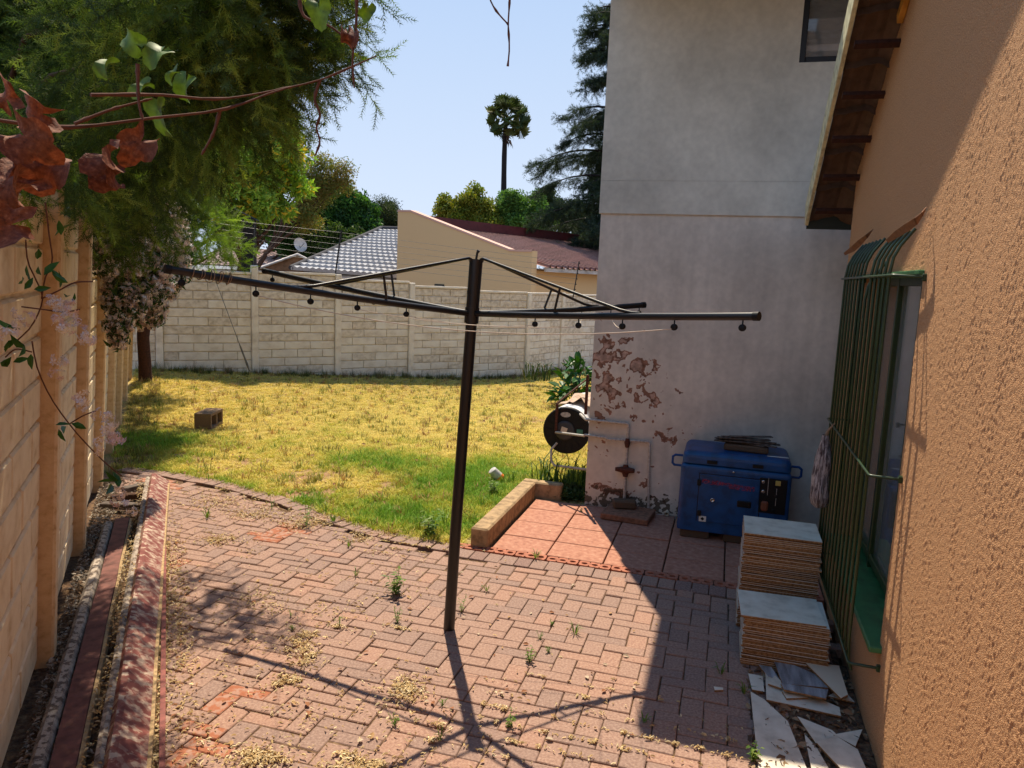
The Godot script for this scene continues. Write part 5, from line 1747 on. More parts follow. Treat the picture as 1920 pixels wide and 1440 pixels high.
func build_heater() -> void:
	var ce := Vector3(-1.318, 0.57, -6.45)
	var o := thing("water_heater", "horizontal white water heater tank with black end cap on the building side", "water heater", ce)
	var ax := Transform3D(Basis(Vector3.RIGHT, PI / 2), Vector3.ZERO)   # local y -> world z
	var b := MB.new()
	b.lathe([Vector2(0.206, -1.0), Vector2(0.206, -0.02)], 40, ax)
	part("tank", b, M.heater_white, o)
	var e := MB.new()
	e.lathe([Vector2(0.209, -0.03), Vector2(0.213, -0.01), Vector2(0.212, 0.01), Vector2(0.20, 0.022), Vector2(0.19, 0.016), Vector2(0.10, 0.016), Vector2(0.001, 0.016)], 40, ax)
	var cap := part("end_cap", e, M.dark_plastic, o)
	var hb := MB.new()
	hb.lathe([Vector2(0.088, 0.017), Vector2(0.086, 0.034), Vector2(0.070, 0.044), Vector2(0.001, 0.048)], 28, Transform3D(ax.basis, Vector3(-0.01, 0.0, 0)))
	part("cover", hb, mat("hub_grey", c8(64, 62, 62), 0.5), cap)
	for k in 16:
		var a := TAU * k / 16
		var r := MB.new()
		r.box(Vector3(cos(a) * 0.15, sin(a) * 0.15, 0.018), Vector3(0.07, 0.006, 0.008), 0.0, Basis(Vector3(0, 0, 1), a))
		part("rib", r, M.dark_plastic, cap)
	var l1 := MB.new()
	l1.lathe([Vector2(0.001, 0.0), Vector2(0.046, 0.0)], 24, Transform3D(Basis(Vector3.RIGHT, PI / 2).scaled(Vector3(1, 0.52, 1)), Vector3(-0.01, 0.145, 0.026)))
	part("oval_label", l1, M.pipe_grey, cap)
	var l2 := MB.new()
	l2.box(Vector3(-0.012, 0.012, 0.050), Vector3(0.055, 0.045, 0.003), 0.0, Basis(Vector3(0, 0, 1), -0.25))
	part("paper_label", l2, M.label_cream, cap)
	var l3 := MB.new()
	l3.box(Vector3(0.125, 0.0, 0.024), Vector3(0.055, 0.045, 0.003))
	part("teal_label", l3, M.label_teal, cap)
	var fr := MB.new()
	fr.box(onz(1043.5, 785, -6.40) - ce, Vector3(0.022, 0.27, 0.02), 0.002)
	fr.box(onz(1100, 740, -6.20) - ce + Vector3(0.0, 0, 0), Vector3(0.024, 0.34, 0.02), 0.002)
	fr.tube([onz(1043.5, 757, -6.40) - ce, onz(1099, 712, -6.9) - ce], 0.010, 4)
	part("bracket", fr, M.iron, o)
	# canvas on the tank
	var cv := thing("canvas_cover", "faded pinkish canvas folded over the top of the water heater", "cover", ce)
	var cm := MB.new()
	var nx := 8
	var nz := 7
	var g := []
	for i in nx + 1:
		var row := []
		for j in nz + 1:
			var an := lerpf(2.25, 0.75, float(i) / nx)
			var r := 0.218 + 0.018 * sin(i * 1.7 + j * 0.9) + (0.05 if i > 4 and j < 3 else 0.0) + 0.03 * maxf(0, 1.0 - absf(i - 3.0)) * (1.0 if j < 2 else 0.2)
			row.append(Vector3(cos(an) * r, sin(an) * r, lerpf(-0.20, -0.9, float(j) / nz) + 0.04 * sin(i * 2.1)))
		g.append(row)
	for i in nx:
		for j in nz:
			cm.poly([g[i][j], g[i + 1][j], g[i + 1][j + 1]], Vector3.UP + g[i][j])
			cm.poly([g[i][j], g[i + 1][j + 1], g[i][j + 1]], Vector3.UP + g[i][j])
	part("sheet", cm, M.canvas, cv)
	# supply pipes on the wall
	var p := thing("water_pipes", "grey water pipes with valves fixed to the grey wall beside the heater", "pipes")
	var z := -6.128
	var runs := [[Vector3(-1.19, 0.735, -6.40), Vector3(-1.09, 0.742, -6.13), Vector3(-1.078, 0.745, z), Vector3(-0.74, 0.742, z), Vector3(-0.731, 0.733, z), Vector3(-0.730, 0.60, z), Vector3(-0.730, 0.37, z), Vector3(-0.726, 0.05, z)],
		[Vector3(-0.91, 0.596, z + 0.006), Vector3(-0.73, 0.602, z + 0.006), Vector3(-0.56, 0.607, z), Vector3(-0.549, 0.598, z), Vector3(-0.535, 0.3, z), Vector3(-0.521, 0.02, z)],
		[Vector3(-1.40, 0.555, -6.39), Vector3(-1.10, 0.60, -6.14), Vector3(-1.09, 0.612, z), Vector3(-0.91, 0.605, z)],
		[Vector3(-1.385, 0.46, -6.39), Vector3(-1.43, 0.40, -6.37), Vector3(-1.425, 0.30, -6.36), Vector3(-1.39, 0.262, -6.35), Vector3(-1.08, 0.27, -6.30)]]
	for q in runs.size():
		var b2 := MB.new()
		b2.tube(runs[q], 0.0125 if q == 0 else 0.011, 8)
		part("pipe", b2, M.pipe_grey, p)
	var v := MB.new()
	v.tube([Vector3(-0.815, 0.352, z + 0.02), Vector3(-0.78, 0.353, z + 0.02), Vector3(-0.73, 0.353, z + 0.022), Vector3(-0.69, 0.354, z + 0.02), Vector3(-0.655, 0.354, z + 0.02)], [0.016, 0.022, 0.034, 0.024, 0.018], 9)
	v.tube([Vector3(-0.73, 0.395, z + 0.01), Vector3(-0.73, 0.35, z + 0.015), Vector3(-0.728, 0.295, z + 0.01)], [0.020, 0.036, 0.020], 9)
	part("valve", v, M.iron, p)
	var v2 := MB.new()
	v2.tube([Vector3(-0.73, 0.62, z + 0.01), Vector3(-0.73, 0.585, z + 0.016), Vector3(-0.73, 0.545, z + 0.01)], [0.016, 0.026, 0.016], 8)
	part("valve", v2, M.iron, p)
	var sb := thing("paving_slab", "loose red slab lying under the wall pipe on the patio", "slab", Vector3(-0.665, 0.006, -5.95), -0.1)
	var s := MB.new()
	s.box(Vector3(0, 0.024, 0), Vector3(0.385, 0.048, 0.33), 0.006)
	part("slab", s, M.slab_old, sb)
	var br := thing("concrete_brick", "dark mossy concrete brick on the loose slab under the pipe", "brick", Vector3(-0.71, 0.056, -6.02), 0.25)
	var s2 := MB.new()
	s2.box(Vector3(0, 0.034, 0), Vector3(0.19, 0.068, 0.10), 0.012)
	part("brick", s2, M.old_brick, br)
	var dr := thing("drain_outlet", "small pale round outlet in the wall base beside the generator", "pipe", onz(1250, 962, -6.14))
	var s3 := MB.new()
	s3.lathe([Vector2(0.012, -0.02), Vector2(0.013, 0.03), Vector2(0.02, 0.03), Vector2(0.02, -0.02)], 14, Transform3D(Basis(Vector3.RIGHT, PI / 2), Vector3.ZERO))
	part("pipe_end", s3, M.label_cream, dr)

func soft_box(w: float, h: float, d: float, r: float, seg := 4) -> MB:
	# rounded in plan and along the top edge
	var b := MB.new()
	var rows := []
	var prof := [Vector2(0, 0)]
	for k in seg + 1:
		var a := (PI / 2) * k / seg
		prof.append(Vector2(r * (1 - cos(a)), h - r + r * sin(a)))
	for p in prof:
		var row := []
		var cr := maxf(r * 0.9 - p.x * 0.6, 0.006)
		for q in [[1, 1, 0.0], [-1, 1, PI / 2], [-1, -1, PI], [1, -1, 1.5 * PI]]:
			for k in seg + 1:
				var a: float = q[2] + (PI / 2) * k / seg
				row.append(Vector3(q[0] * (w / 2 - p.x - cr) + cr * cos(a), p.y, q[1] * (d / 2 - p.x - cr) + cr * sin(a)))
		rows.append(row)
	var n: int = rows[0].size()
	for i in rows.size() - 1:
		for j in n:
			var k := (j + 1) % n
			var mid: Vector3 = rows[i][j]
			b.poly([rows[i][j], rows[i][k], rows[i + 1][k], rows[i + 1][j]], Vector3(mid.x, 0.3 * i, mid.z))
	b.poly(rows[rows.size() - 1], Vector3.UP)
	b.poly(rows[0], Vector3.DOWN)
	return b

func build_generator() -> void:
	var y0 := 0.068
	var ce := Vector3(0.135, y0, -5.87)
	var o := thing("generator", "blue boxed generator with hinged door and black control panel by the wall", "generator", ce)
	var zf := -5.62
	part("body", soft_box(0.79, 0.512, 0.50, 0.035), M.blue, o)
	part("lid", soft_box(0.775, 0.092, 0.485, 0.05), M.blue, o, Transform3D(Basis(), Vector3(0, 0.516, 0)))
	var rel := func(px: float, py: float, dz := 0.0) -> Vector3: return onz(px, py, zf + dz) - ce
	var tl: Vector3 = rel.call(1313, 888)
	var br: Vector3 = rel.call(1419, 990)
	var d := MB.new()
	d.box(Vector3((tl.x + br.x) / 2, (tl.y + br.y) / 2, 0.2515), Vector3(br.x - tl.x, tl.y - br.y, 0.010), 0.003)
	var door := part("door", d, M.blue, o)
	var gp := MB.new()
	for q in [[Vector3((tl.x + br.x) / 2, tl.y + 0.004, 0.2508), Vector3(br.x - tl.x + 0.016, 0.005, 0.003)], [Vector3(tl.x - 0.004, (tl.y + br.y) / 2, 0.2508), Vector3(0.005, tl.y - br.y, 0.003)], [Vector3(br.x + 0.004, (tl.y + br.y) / 2, 0.2508), Vector3(0.005, tl.y - br.y, 0.003)]]:
		gp.box(q[0], q[1])
	part("door_seal", gp, M.panel_black, o)
	for py in [904.0, 961.0]:
		var h := MB.new()
		h.box(rel.call(1311, py) + Vector3(0, 0, 0.01), Vector3(0.028, 0.045, 0.018), 0.004)
		part("hinge", h, M.panel_black, door)
	var hd := MB.new()
	hd.box(rel.call(1395, 945) + Vector3(0, 0, 0.009), Vector3(0.10, 0.05, 0.014), 0.006)
	part("latch", hd, M.panel_black, door)
	var lk := MB.new()
	lk.lathe([Vector2(0.016, 0.0), Vector2(0.016, 0.006), Vector2(0.011, 0.008), Vector2(0.008, 0.003), Vector2(0.001, 0.003)], 16, Transform3D(Basis(Vector3.RIGHT, PI / 2), rel.call(1336, 937) + Vector3(0, 0, 0.007)))
	part("lock", lk, M.chrome, door)
	# worn red print on the door: two ragged bars
	var im := Image.create(256, 80, false, Image.FORMAT_RGBA8)
	var fn := fnoise(91, 0.03, 4)
	for i in 256:
		for j in 80:
			var u := i / 256.0
			var on := (absf(j - (30 + 14 * u)) < 15 - 8 * u + 10 * fn.get_noise_2d(i, j)) and fn.get_noise_2d(i * 2.0 + 300, j * 2.0) > -0.15
			on = on or (absf(j - 58) < 12.0 * u and u > 0.45 and fn.get_noise_2d(i * 1.5 + 90, j * 1.5) > -0.02)
			im.set_pixel(i, j, Color8(176, 44, 58, 130 if on else 0))
	T["print"] = ImageTexture.create_from_image(im)
	var pm := mat("door_print", Color.WHITE, 0.5, {"tex": "print", "uv": true, "alpha": 1.0})
	var a1: Vector3 = rel.call(1317, 893)
	var a2: Vector3 = rel.call(1414, 925)
	var pr := MB.new()
	pr.poly([Vector3(a1.x, a2.y, 0.2580), Vector3(a2.x, a2.y, 0.2580), Vector3(a2.x, a1.y, 0.2580), Vector3(a1.x, a1.y, 0.2580)], Vector3(0, 0, 1), [Vector2(0, 1), Vector2(1, 1), Vector2(1, 0), Vector2(0, 0)])
	part("red_print", pr, pm, door)
	var sk := MB.new()
	var sp0: Vector3 = rel.call(1317, 972)
	sk.box(sp0 + Vector3(0, 0, 0.008), Vector3(0.052, 0.042, 0.002))
	var stk := part("sticker", sk, M.sticker, door)
	var dm := MB.new()
	dm.box(sp0 + Vector3(0, 0, 0.0095), Vector3(0.020, 0.020, 0.001), 0.0, Basis(Vector3(0, 0, 1), PI / 4))
	part("diamond", dm, M.panel_black, stk)
	# control panel
	var c1: Vector3 = rel.call(1425, 895)
	var c2: Vector3 = rel.call(1471, 966)
	var cpn := MB.new()
	cpn.box(Vector3((c1.x + c2.x) / 2, (c1.y + c2.y) / 2, 0.2505), Vector3(c2.x - c1.x, c1.y - c2.y, 0.012), 0.003)
	var cp := part("control_panel", cpn, M.panel_black, o)
	var dial := MB.new()
	dial.lathe([Vector2(0.013, 0.0), Vector2(0.013, 0.006), Vector2(0.009, 0.008), Vector2(0.001, 0.008)], 14, Transform3D(Basis(Vector3.RIGHT, PI / 2), Vector3.ZERO))
	var dmm := dial.mesh()
	for q in [[1431.5, 903], [1431, 921], [1456, 930], [1449, 957]]:
		part("dial", dmm, M.chrome if q[1] < 925 else M.dark_plastic, cp, Transform3D(Basis(), rel.call(q[0], q[1]) + Vector3(0, 0, 0.007)))
	var yt := MB.new()
	yt.box(rel.call(1459, 906) + Vector3(0, 0, 0.008), Vector3(0.036, 0.036, 0.006), 0.002)
	part("yellow_tag", yt, M.yellow_tag, cp)
	var sck := MB.new()
	sck.box(rel.call(1433, 948) + Vector3(0, 0, 0.012), Vector3(0.052, 0.075, 0.02), 0.012)
	part("brown_socket", sck, M.brown_knob, cp)
	for q in [[1440, 900, 0.004, 0.12], [1455, 920, 0.003, 0.10]]:
		var ln := MB.new()
		ln.box(rel.call(q[0], q[1] + 12) + Vector3(0, 0, 0.0075), Vector3(0.003, 0.13, 0.001))
		part("panel_line", ln, M.pipe_grey, cp)
	# slots and sticker on the lid, side handles
	for q in [[1335, 870], [1421, 878]]:
		var s := MB.new()
		s.box(rel.call(q[0], q[1]) + Vector3(0, 0.012, -0.012), Vector3(0.075, 0.026, 0.030), 0.003)
		part("lid_slot", s, M.panel_black, o)
	var ws := MB.new()
	ws.box(Vector3(0.29, 0.6105, 0.165), Vector3(0.15, 0.002, 0.02))
	part("lid_label", ws, M.sticker, o)
	var kn := MB.new()
	kn.lathe([Vector2(0.009, 0.0), Vector2(0.008, 0.008), Vector2(0.001, 0.01)], 10, Transform3D(Basis(Vector3.RIGHT, PI / 2), rel.call(1376, 885) + Vector3(0, 0, 0.002)))
	part("lid_lock", kn, M.chrome, o)
	for s in [-1.0, 1.0]:
		var hm := MB.new()
		var x0: float = s * 0.392
		hm.tube([Vector3(x0, 0.535, 0.10), Vector3(x0 + s * 0.055, 0.535, 0.10), Vector3(x0 + s * 0.075, 0.52, 0.10), Vector3(x0 + s * 0.075, 0.47, 0.10), Vector3(x0 + s * 0.06, 0.455, 0.10), Vector3(x0, 0.455, 0.10)], 0.0095, 8)
		part("handle", hm, M.blue_dark, o)
	for k in 2:
		var bk := thing("support_brick", ["old brick under the left end of the generator", "old brick under the middle of the generator behind the tiles"][k], "brick", Vector3([-0.13, 0.20][k], 0.003, -5.84), [0.03, -0.05][k])
		var bm := MB.new()
		bm.box(Vector3(0, 0.032, 0), Vector3(0.215, 0.064, 0.40), 0.008)
		part("brick", bm, M.old_brick, bk)
	# things resting on the lid
	var ty := y0 + 0.610
	var tbk := thing("rough_brick", "rough brown brick lying on the generator lid under loose slats", "brick", Vector3(0.20, ty, -5.80), -0.08)
	var tm := MB.new()
	tm.box(Vector3(0, 0.025, 0), Vector3(0.32, 0.05, 0.10), 0.010)
	part("brick", tm, M.old_brick, tbk)
	for k in 9:
		var s := thing("wooden_slat", "thin grey wooden slat in the loose pile on the generator", "slat", Vector3(0.18 + rr(-0.09, 0.09), ty + 0.052 + 0.007 * k, -5.82 + rr(-0.03, 0.04)), rr(-0.5, 0.5), "slats piled on the generator")
		var sm := MB.new()
		sm.box(Vector3.ZERO, Vector3(rr(0.28, 0.48), 0.007, rr(0.025, 0.06)), 0.001)
		part("slat", sm, M.slat, s)

func build_tiles() -> void:
	var th := 0.0102
	var tile_m := MB.new()
	tile_m.box(Vector3(0, th / 2, 0), Vector3(0.405, th - 0.0012, 0.33), 0.0008)
	var tm := tile_m.mesh()
	var gz := MB.new()
	gz.box(Vector3(0, th - 0.0001, 0), Vector3(0.404, 0.0014, 0.329))
	var gm := gz.mesh()
	for st in [{"at": Vector3(0.395, 0.0, -3.945), "n": 26, "lab": "ceramic floor tile in the lower near stack by the window grille", "top": "white ceramic tile lying askew on top of the lower near stack", "grp": "tiles in the lower stack"}, {"at": Vector3(0.378, 0.0, -4.385), "n": 54, "lab": "ceramic floor tile in the taller stack behind the lower one", "top": "white ceramic tile on top of the taller stack", "grp": "tiles in the taller stack"}]:
		for k in st.n:
			var last: bool = k == st.n - 1
			var jx := rr(-0.004, 0.004) + (0.008 if rng.randf() < 0.1 else 0.0)
			var t := thing("ceramic_tile", st.top if last else st.lab, "tile", st.at + Vector3(jx - (0.022 if last and st.n == 26 else 0.0), k * th, rr(-0.004, 0.004)), rr(-0.008, 0.008) + (0.05 if last and st.n == 26 else 0.0), st.grp)
			part("body", tm, M.tile_edge if rng.randf() < 0.75 else M.tile_edge_b, t)
			part("glaze", gm, M.tile_top, t)
	# broken pieces on the ground in front: outline in the picture, height, material, label
	var shards := [
		[[[1403, 1262], [1430, 1267], [1433, 1297], [1410, 1293]], 0.016, "tile_top", "small broken white tile piece at the left of the heap"],
		[[[1407, 1299], [1433, 1314], [1477, 1354], [1513, 1440], [1530, 1490], [1428, 1490], [1418, 1400]], 0.014, "tile_top", "long white tile strip running towards the camera on the left"],
		[[[1435, 1262], [1437, 1312], [1577, 1341], [1574, 1325], [1490, 1290]], 0.020, "tile_top", "wide white tile piece under the streaked pieces"],
		[[[1423, 1246], [1446, 1250], [1462, 1275], [1440, 1268]], 0.024, "tile_streak", "small grey streaked piece at the foot of the stack"],
		[[[1452, 1239], [1482, 1243], [1542, 1270], [1553, 1290], [1467, 1282]], 0.044, "tile_streak", "broad grey streaked piece on top of the heap"],
		[[[1440, 1281], [1453, 1266], [1467, 1279], [1465, 1290]], 0.036, "tile_top", "little white triangle at the left of the streaked piece"],
		[[[1464, 1281], [1553, 1292], [1549, 1309], [1470, 1293]], 0.055, "tile_streak", "streaked board-like piece along the front of the heap"],
		[[[1466, 1294], [1515, 1307], [1475, 1309]], 0.032, "tile_top", "thin white sliver under the front streaked piece"],
		[[[1476, 1239], [1502, 1243], [1535, 1272], [1505, 1270]], 0.036, "slab_old", "brownish piece tucked behind the streaked ones"],
		[[[1507, 1239], [1573, 1249], [1590, 1302], [1577, 1308]], 0.060, "label_cream", "beige tile leaning across the right of the heap"],
		[[[1553, 1304], [1603, 1316], [1587, 1300], [1565, 1298]], 0.016, "tile_top", "small white corner piece below the beige tile"],
		[[[1495, 1344], [1560, 1369], [1573, 1381], [1530, 1392]], 0.018, "tile_top", "pointed white piece in the lower group"],
		[[[1531, 1392], [1566, 1378], [1608, 1404], [1628, 1450], [1584, 1450]], 0.030, "tile_top", "large white piece nearest the plaster wall"],
		[[[1508, 1374], [1533, 1404], [1556, 1445], [1522, 1445]], 0.016, "tile_top", "narrow white wedge beside the long strip"],
		[[[1563, 1377], [1617, 1368], [1604, 1398]], 0.022, "tile_top", "white triangle piece touching the wall foot"],
		[[[1338, 1287], [1356, 1289], [1356, 1293], [1340, 1294]], 0.008, "tile_top", "tiny white chip alone on the shaded pavers"]]
	for s in shards:
		var pts := []
		var mid := Vector3.ZERO
		for q in s[0]:
			var p := gnd(q[0], q[1], s[1])
			p.x = minf(p.x, 0.70)
			pts.append(p)
		for p in pts: mid += p / pts.size()
		var pl := []
		for p in pts: pl.append(Vector2(p.x - mid.x, p.z - mid.z))
		var o := thing("broken_tile", s[3], "broken tile", mid, 0.0, "broken tiles by the wall")
		var b := MB.new()
		var tl := Transform3D(Basis.from_euler(Vector3(rr(-0.03, 0.03), 0, rr(-0.03, 0.03))), Vector3.ZERO)
		b.prism(pl, 0.0075, Transform3D(tl.basis, Vector3(0, -0.002, 0)))
		part("clay", b, M.tile_edge, o)
		var g := MB.new()
		g.prism(pl, 0.0018, tl)
		part("glaze", g, M[s[2]], o)

# ---------------------------------------------------------------- window grille and what hangs on it
func ribbon(pts: Array, w: float, side: Vector3) -> MB:
	var b := MB.new()
	for k in pts.size() - 1:
		var t0 := sin(PI * (0.15 + 0.85 * k / (pts.size() - 1.0))) * w
		var t1 := sin(PI * (0.15 + 0.85 * (k + 1) / (pts.size() - 1.0))) * w
		var s0 := side.rotated(Vector3.UP, 0.12 * k).normalized()
		var s1 := side.rotated(Vector3.UP, 0.12 * (k + 1)).normalized()
		var nn: Vector3 = (pts[k + 1] - pts[k]).cross(s0).normalized()
		for q in [0.0, 0.003]:
			b.poly([pts[k] - s0 * t0 + nn * q, pts[k] + s0 * t0 + nn * q, pts[k + 1] + s1 * t1 + nn * q, pts[k + 1] - s1 * t1 + nn * q], nn if q > 0 else -nn)
		b.poly([pts[k] + s0 * t0, pts[k] + s0 * t0 + nn * 0.003, pts[k + 1] + s1 * t1 + nn * 0.003, pts[k + 1] + s1 * t1], s0)
		b.poly([pts[k] - s0 * t0, pts[k] - s0 * t0 + nn * 0.003, pts[k + 1] - s1 * t1 + nn * 0.003, pts[k + 1] - s1 * t1], -s0)
	return b

func build_window_things() -> void:
	var o := thing("window_grille", "dark green burglar bar grille standing off the house window", "window grille", Vector3(0.607, 0, -3.95))
	var x := 0.0
	for k in 13:
		var z := 0.60 - k * 0.1025
		var b := MB.new()
		var mis := k == 5
		var ty := 1.93 if mis else 2.045
		b.tube([Vector3(x + 0.022, 0.275, z), Vector3(x + 0.006, 0.32, z), Vector3(x, 0.42, z), Vector3(x, 1.2, z), Vector3(x, ty - 0.06, z), Vector3(x + 0.008, ty, z), Vector3(x + 0.03, ty + 0.05, z), Vector3(x + 0.075, ty + 0.115, z)], 0.0068, 7)
		part("bar", b, M.green_paint, o)
	for y in [1.972, 1.165, 0.352]:
		var b := MB.new()
		b.tube([Vector3(0.118, y - 0.004, 0.695), Vector3(0.0, y, 0.70), Vector3(-0.010, y, 0.69), Vector3(-0.010, y, -0.68), Vector3(0, y, -0.69), Vector3(0.118, y, -0.69)], 0.0062, 6)
		part("cross_rod", b, M.green_paint, o)
		for z in [0.695, -0.69]:
			var l := MB.new()
			l.box(Vector3(0.108, y - 0.004, z), Vector3(0.02, 0.03, 0.02), 0.004)
			part("lug", l, M.green_paint, o)
	var s1 := thing("curled_strip", "curled brown strip sticking up from the near end of the grille", "strip")
	var pts := []
	for q in [[1664, 452, 0.64], [1680, 440, 0.645], [1700, 427, 0.65], [1717, 415, 0.66], [1728, 402, 0.675], [1736, 388, 0.695]]: pts.append(onx(q[0], q[1], q[2]))
	part("strip", ribbon(pts, 0.020, Vector3(-0.6, 0.7, 0.4)), M.strip_brown, s1)
	var s2 := thing("curled_strip", "darker curled strip at the far end of the grille top", "strip")
	pts = []
	for q in [[1584, 476, 0.62], [1600, 466, 0.625], [1612, 455, 0.64], [1625, 443, 0.66], [1637, 429, 0.69]]: pts.append(onx(q[0], q[1], q[2]))
	part("strip", ribbon(pts, 0.02, Vector3(-0.6, 0.7, 0.4)), M.strip_brown, s2)
	# cloth bag
	var bc := onx(1541, 885, 0.563)
	var bg := thing("cloth_bag", "striped grey and brown cloth bag tied to the far side of the grille", "bag", bc)
	var b := MB.new()
	var nz := fnoise(95, 9.0, 3)
	var rows := 22
	var seg := 28
	for i in rows + 1:
		var t := float(i) / rows
		var y := lerpf(0.21, -0.21, t)
		var r := 0.020 + 0.045 * smoothstep(0.0, 0.7, t) + 0.010 * sin(t * 7.0)
		if t > 0.8: r *= sqrt(maxf(1.0 - pow((t - 0.8) / 0.2, 2.0), 0.0))
		for j in seg + 1:
			var a := TAU * (j % seg) / seg
			var rr2 := maxf(r * (1.0 + 0.30 * nz.get_noise_3d(cos(a) * 0.09, sin(a) * 0.09, y * 0.5) + 0.05 * sin(a * 9.0 + y * 10.0)), 0.001)
			b.vert(Vector3(cos(a) * rr2 * 0.85, y, sin(a) * rr2 * 1.15), Vector3(cos(a), 0.1, sin(a)))
	for i in rows:
		for j in seg:
			var p := i * (seg + 1) + j
			b.ix.append_array(PackedInt32Array([p, p + seg + 1, p + 1, p + 1, p + seg + 1, p + seg + 2]))
	var stt := SurfaceTool.new()
	stt.begin(Mesh.PRIMITIVE_TRIANGLES)
	for k in b.ix: stt.set_smooth_group(0); stt.add_vertex(b.v[b.ix[0]] if false else b.v[k])
	stt.generate_normals()
	part("sack", stt.commit(), M.cloth, bg)
	var kn := MB.new()
	kn.tube([Vector3(0, 0.19, 0), Vector3(0.01, 0.235, 0.0), Vector3(0.035, 0.275, 0.01), Vector3(0.045, 0.285, 0.01)], [0.012, 0.008, 0.005, 0.004], 6)
	part("tie", kn, M.twine_old, bg)

# ---------------------------------------------------------------- weeds and shrubs
func weed(pos: Vector3, label: String, h: float, n: int, style: int, group := "weeds growing between the pavers") -> void:
	var o := thing("weed", label, "weed", pos, rr(0, TAU), group)
	var b := MB.new()
	b.tinted = true
	for k in n:
		var a := TAU * k / n + rr(-0.5, 0.5)
		var d := Vector3(cos(a), 0, sin(a))
		b.col = (pick([Color(0.10, 0.19, 0.03), Color(0.15, 0.25, 0.04), Color(0.20, 0.27, 0.06)]) as Color) * rr(0.8, 1.2)
		if style == 0:      # grassy tuft
			var l := h * rr(0.6, 1.1)
			var s := d.cross(Vector3.UP) * rr(0.002, 0.0035)
			var p0 := d * 0.006
			var p1 := p0 + d * l * 0.3 + Vector3(0, l * 0.65, 0)
			var p2 := p0 + d * l * rr(0.5, 0.9) + Vector3(0, l * rr(0.6, 1.0), 0)
			b.poly([p0 - s, p0 + s, p1 + s, p1 - s], d + Vector3.UP)
			b.poly([p1 - s, p1 + s, p2], d + Vector3.UP)
		else:               # leafy stems
			var l := h * rr(0.5, 1.05)
			var tip := d * l * rr(0.15, 0.6) + Vector3(0, l, 0)
			var s := d.cross(Vector3.UP) * 0.0015
			b.poly([-s, s, tip + s, tip - s], d)
			var m := 7
			for j in m:
				var p := tip * ((j + 1.0) / m)
				var a2 := rr(0, TAU)
				var e := (Vector3(cos(a2), rr(-0.1, 0.5), sin(a2))).normalized()
				var ll := h * (0.26 if style == 1 else 0.16) * rr(0.7, 1.2)
				var sd := e.cross(Vector3.UP).normalized() * ll * 0.24
				b.poly([p, p + e * ll * 0.5 + sd, p + e * ll - Vector3(0, ll * 0.2, 0), p + e * ll * 0.5 - sd], Vector3.UP)
	part("leaves", b, M.leaves, o)

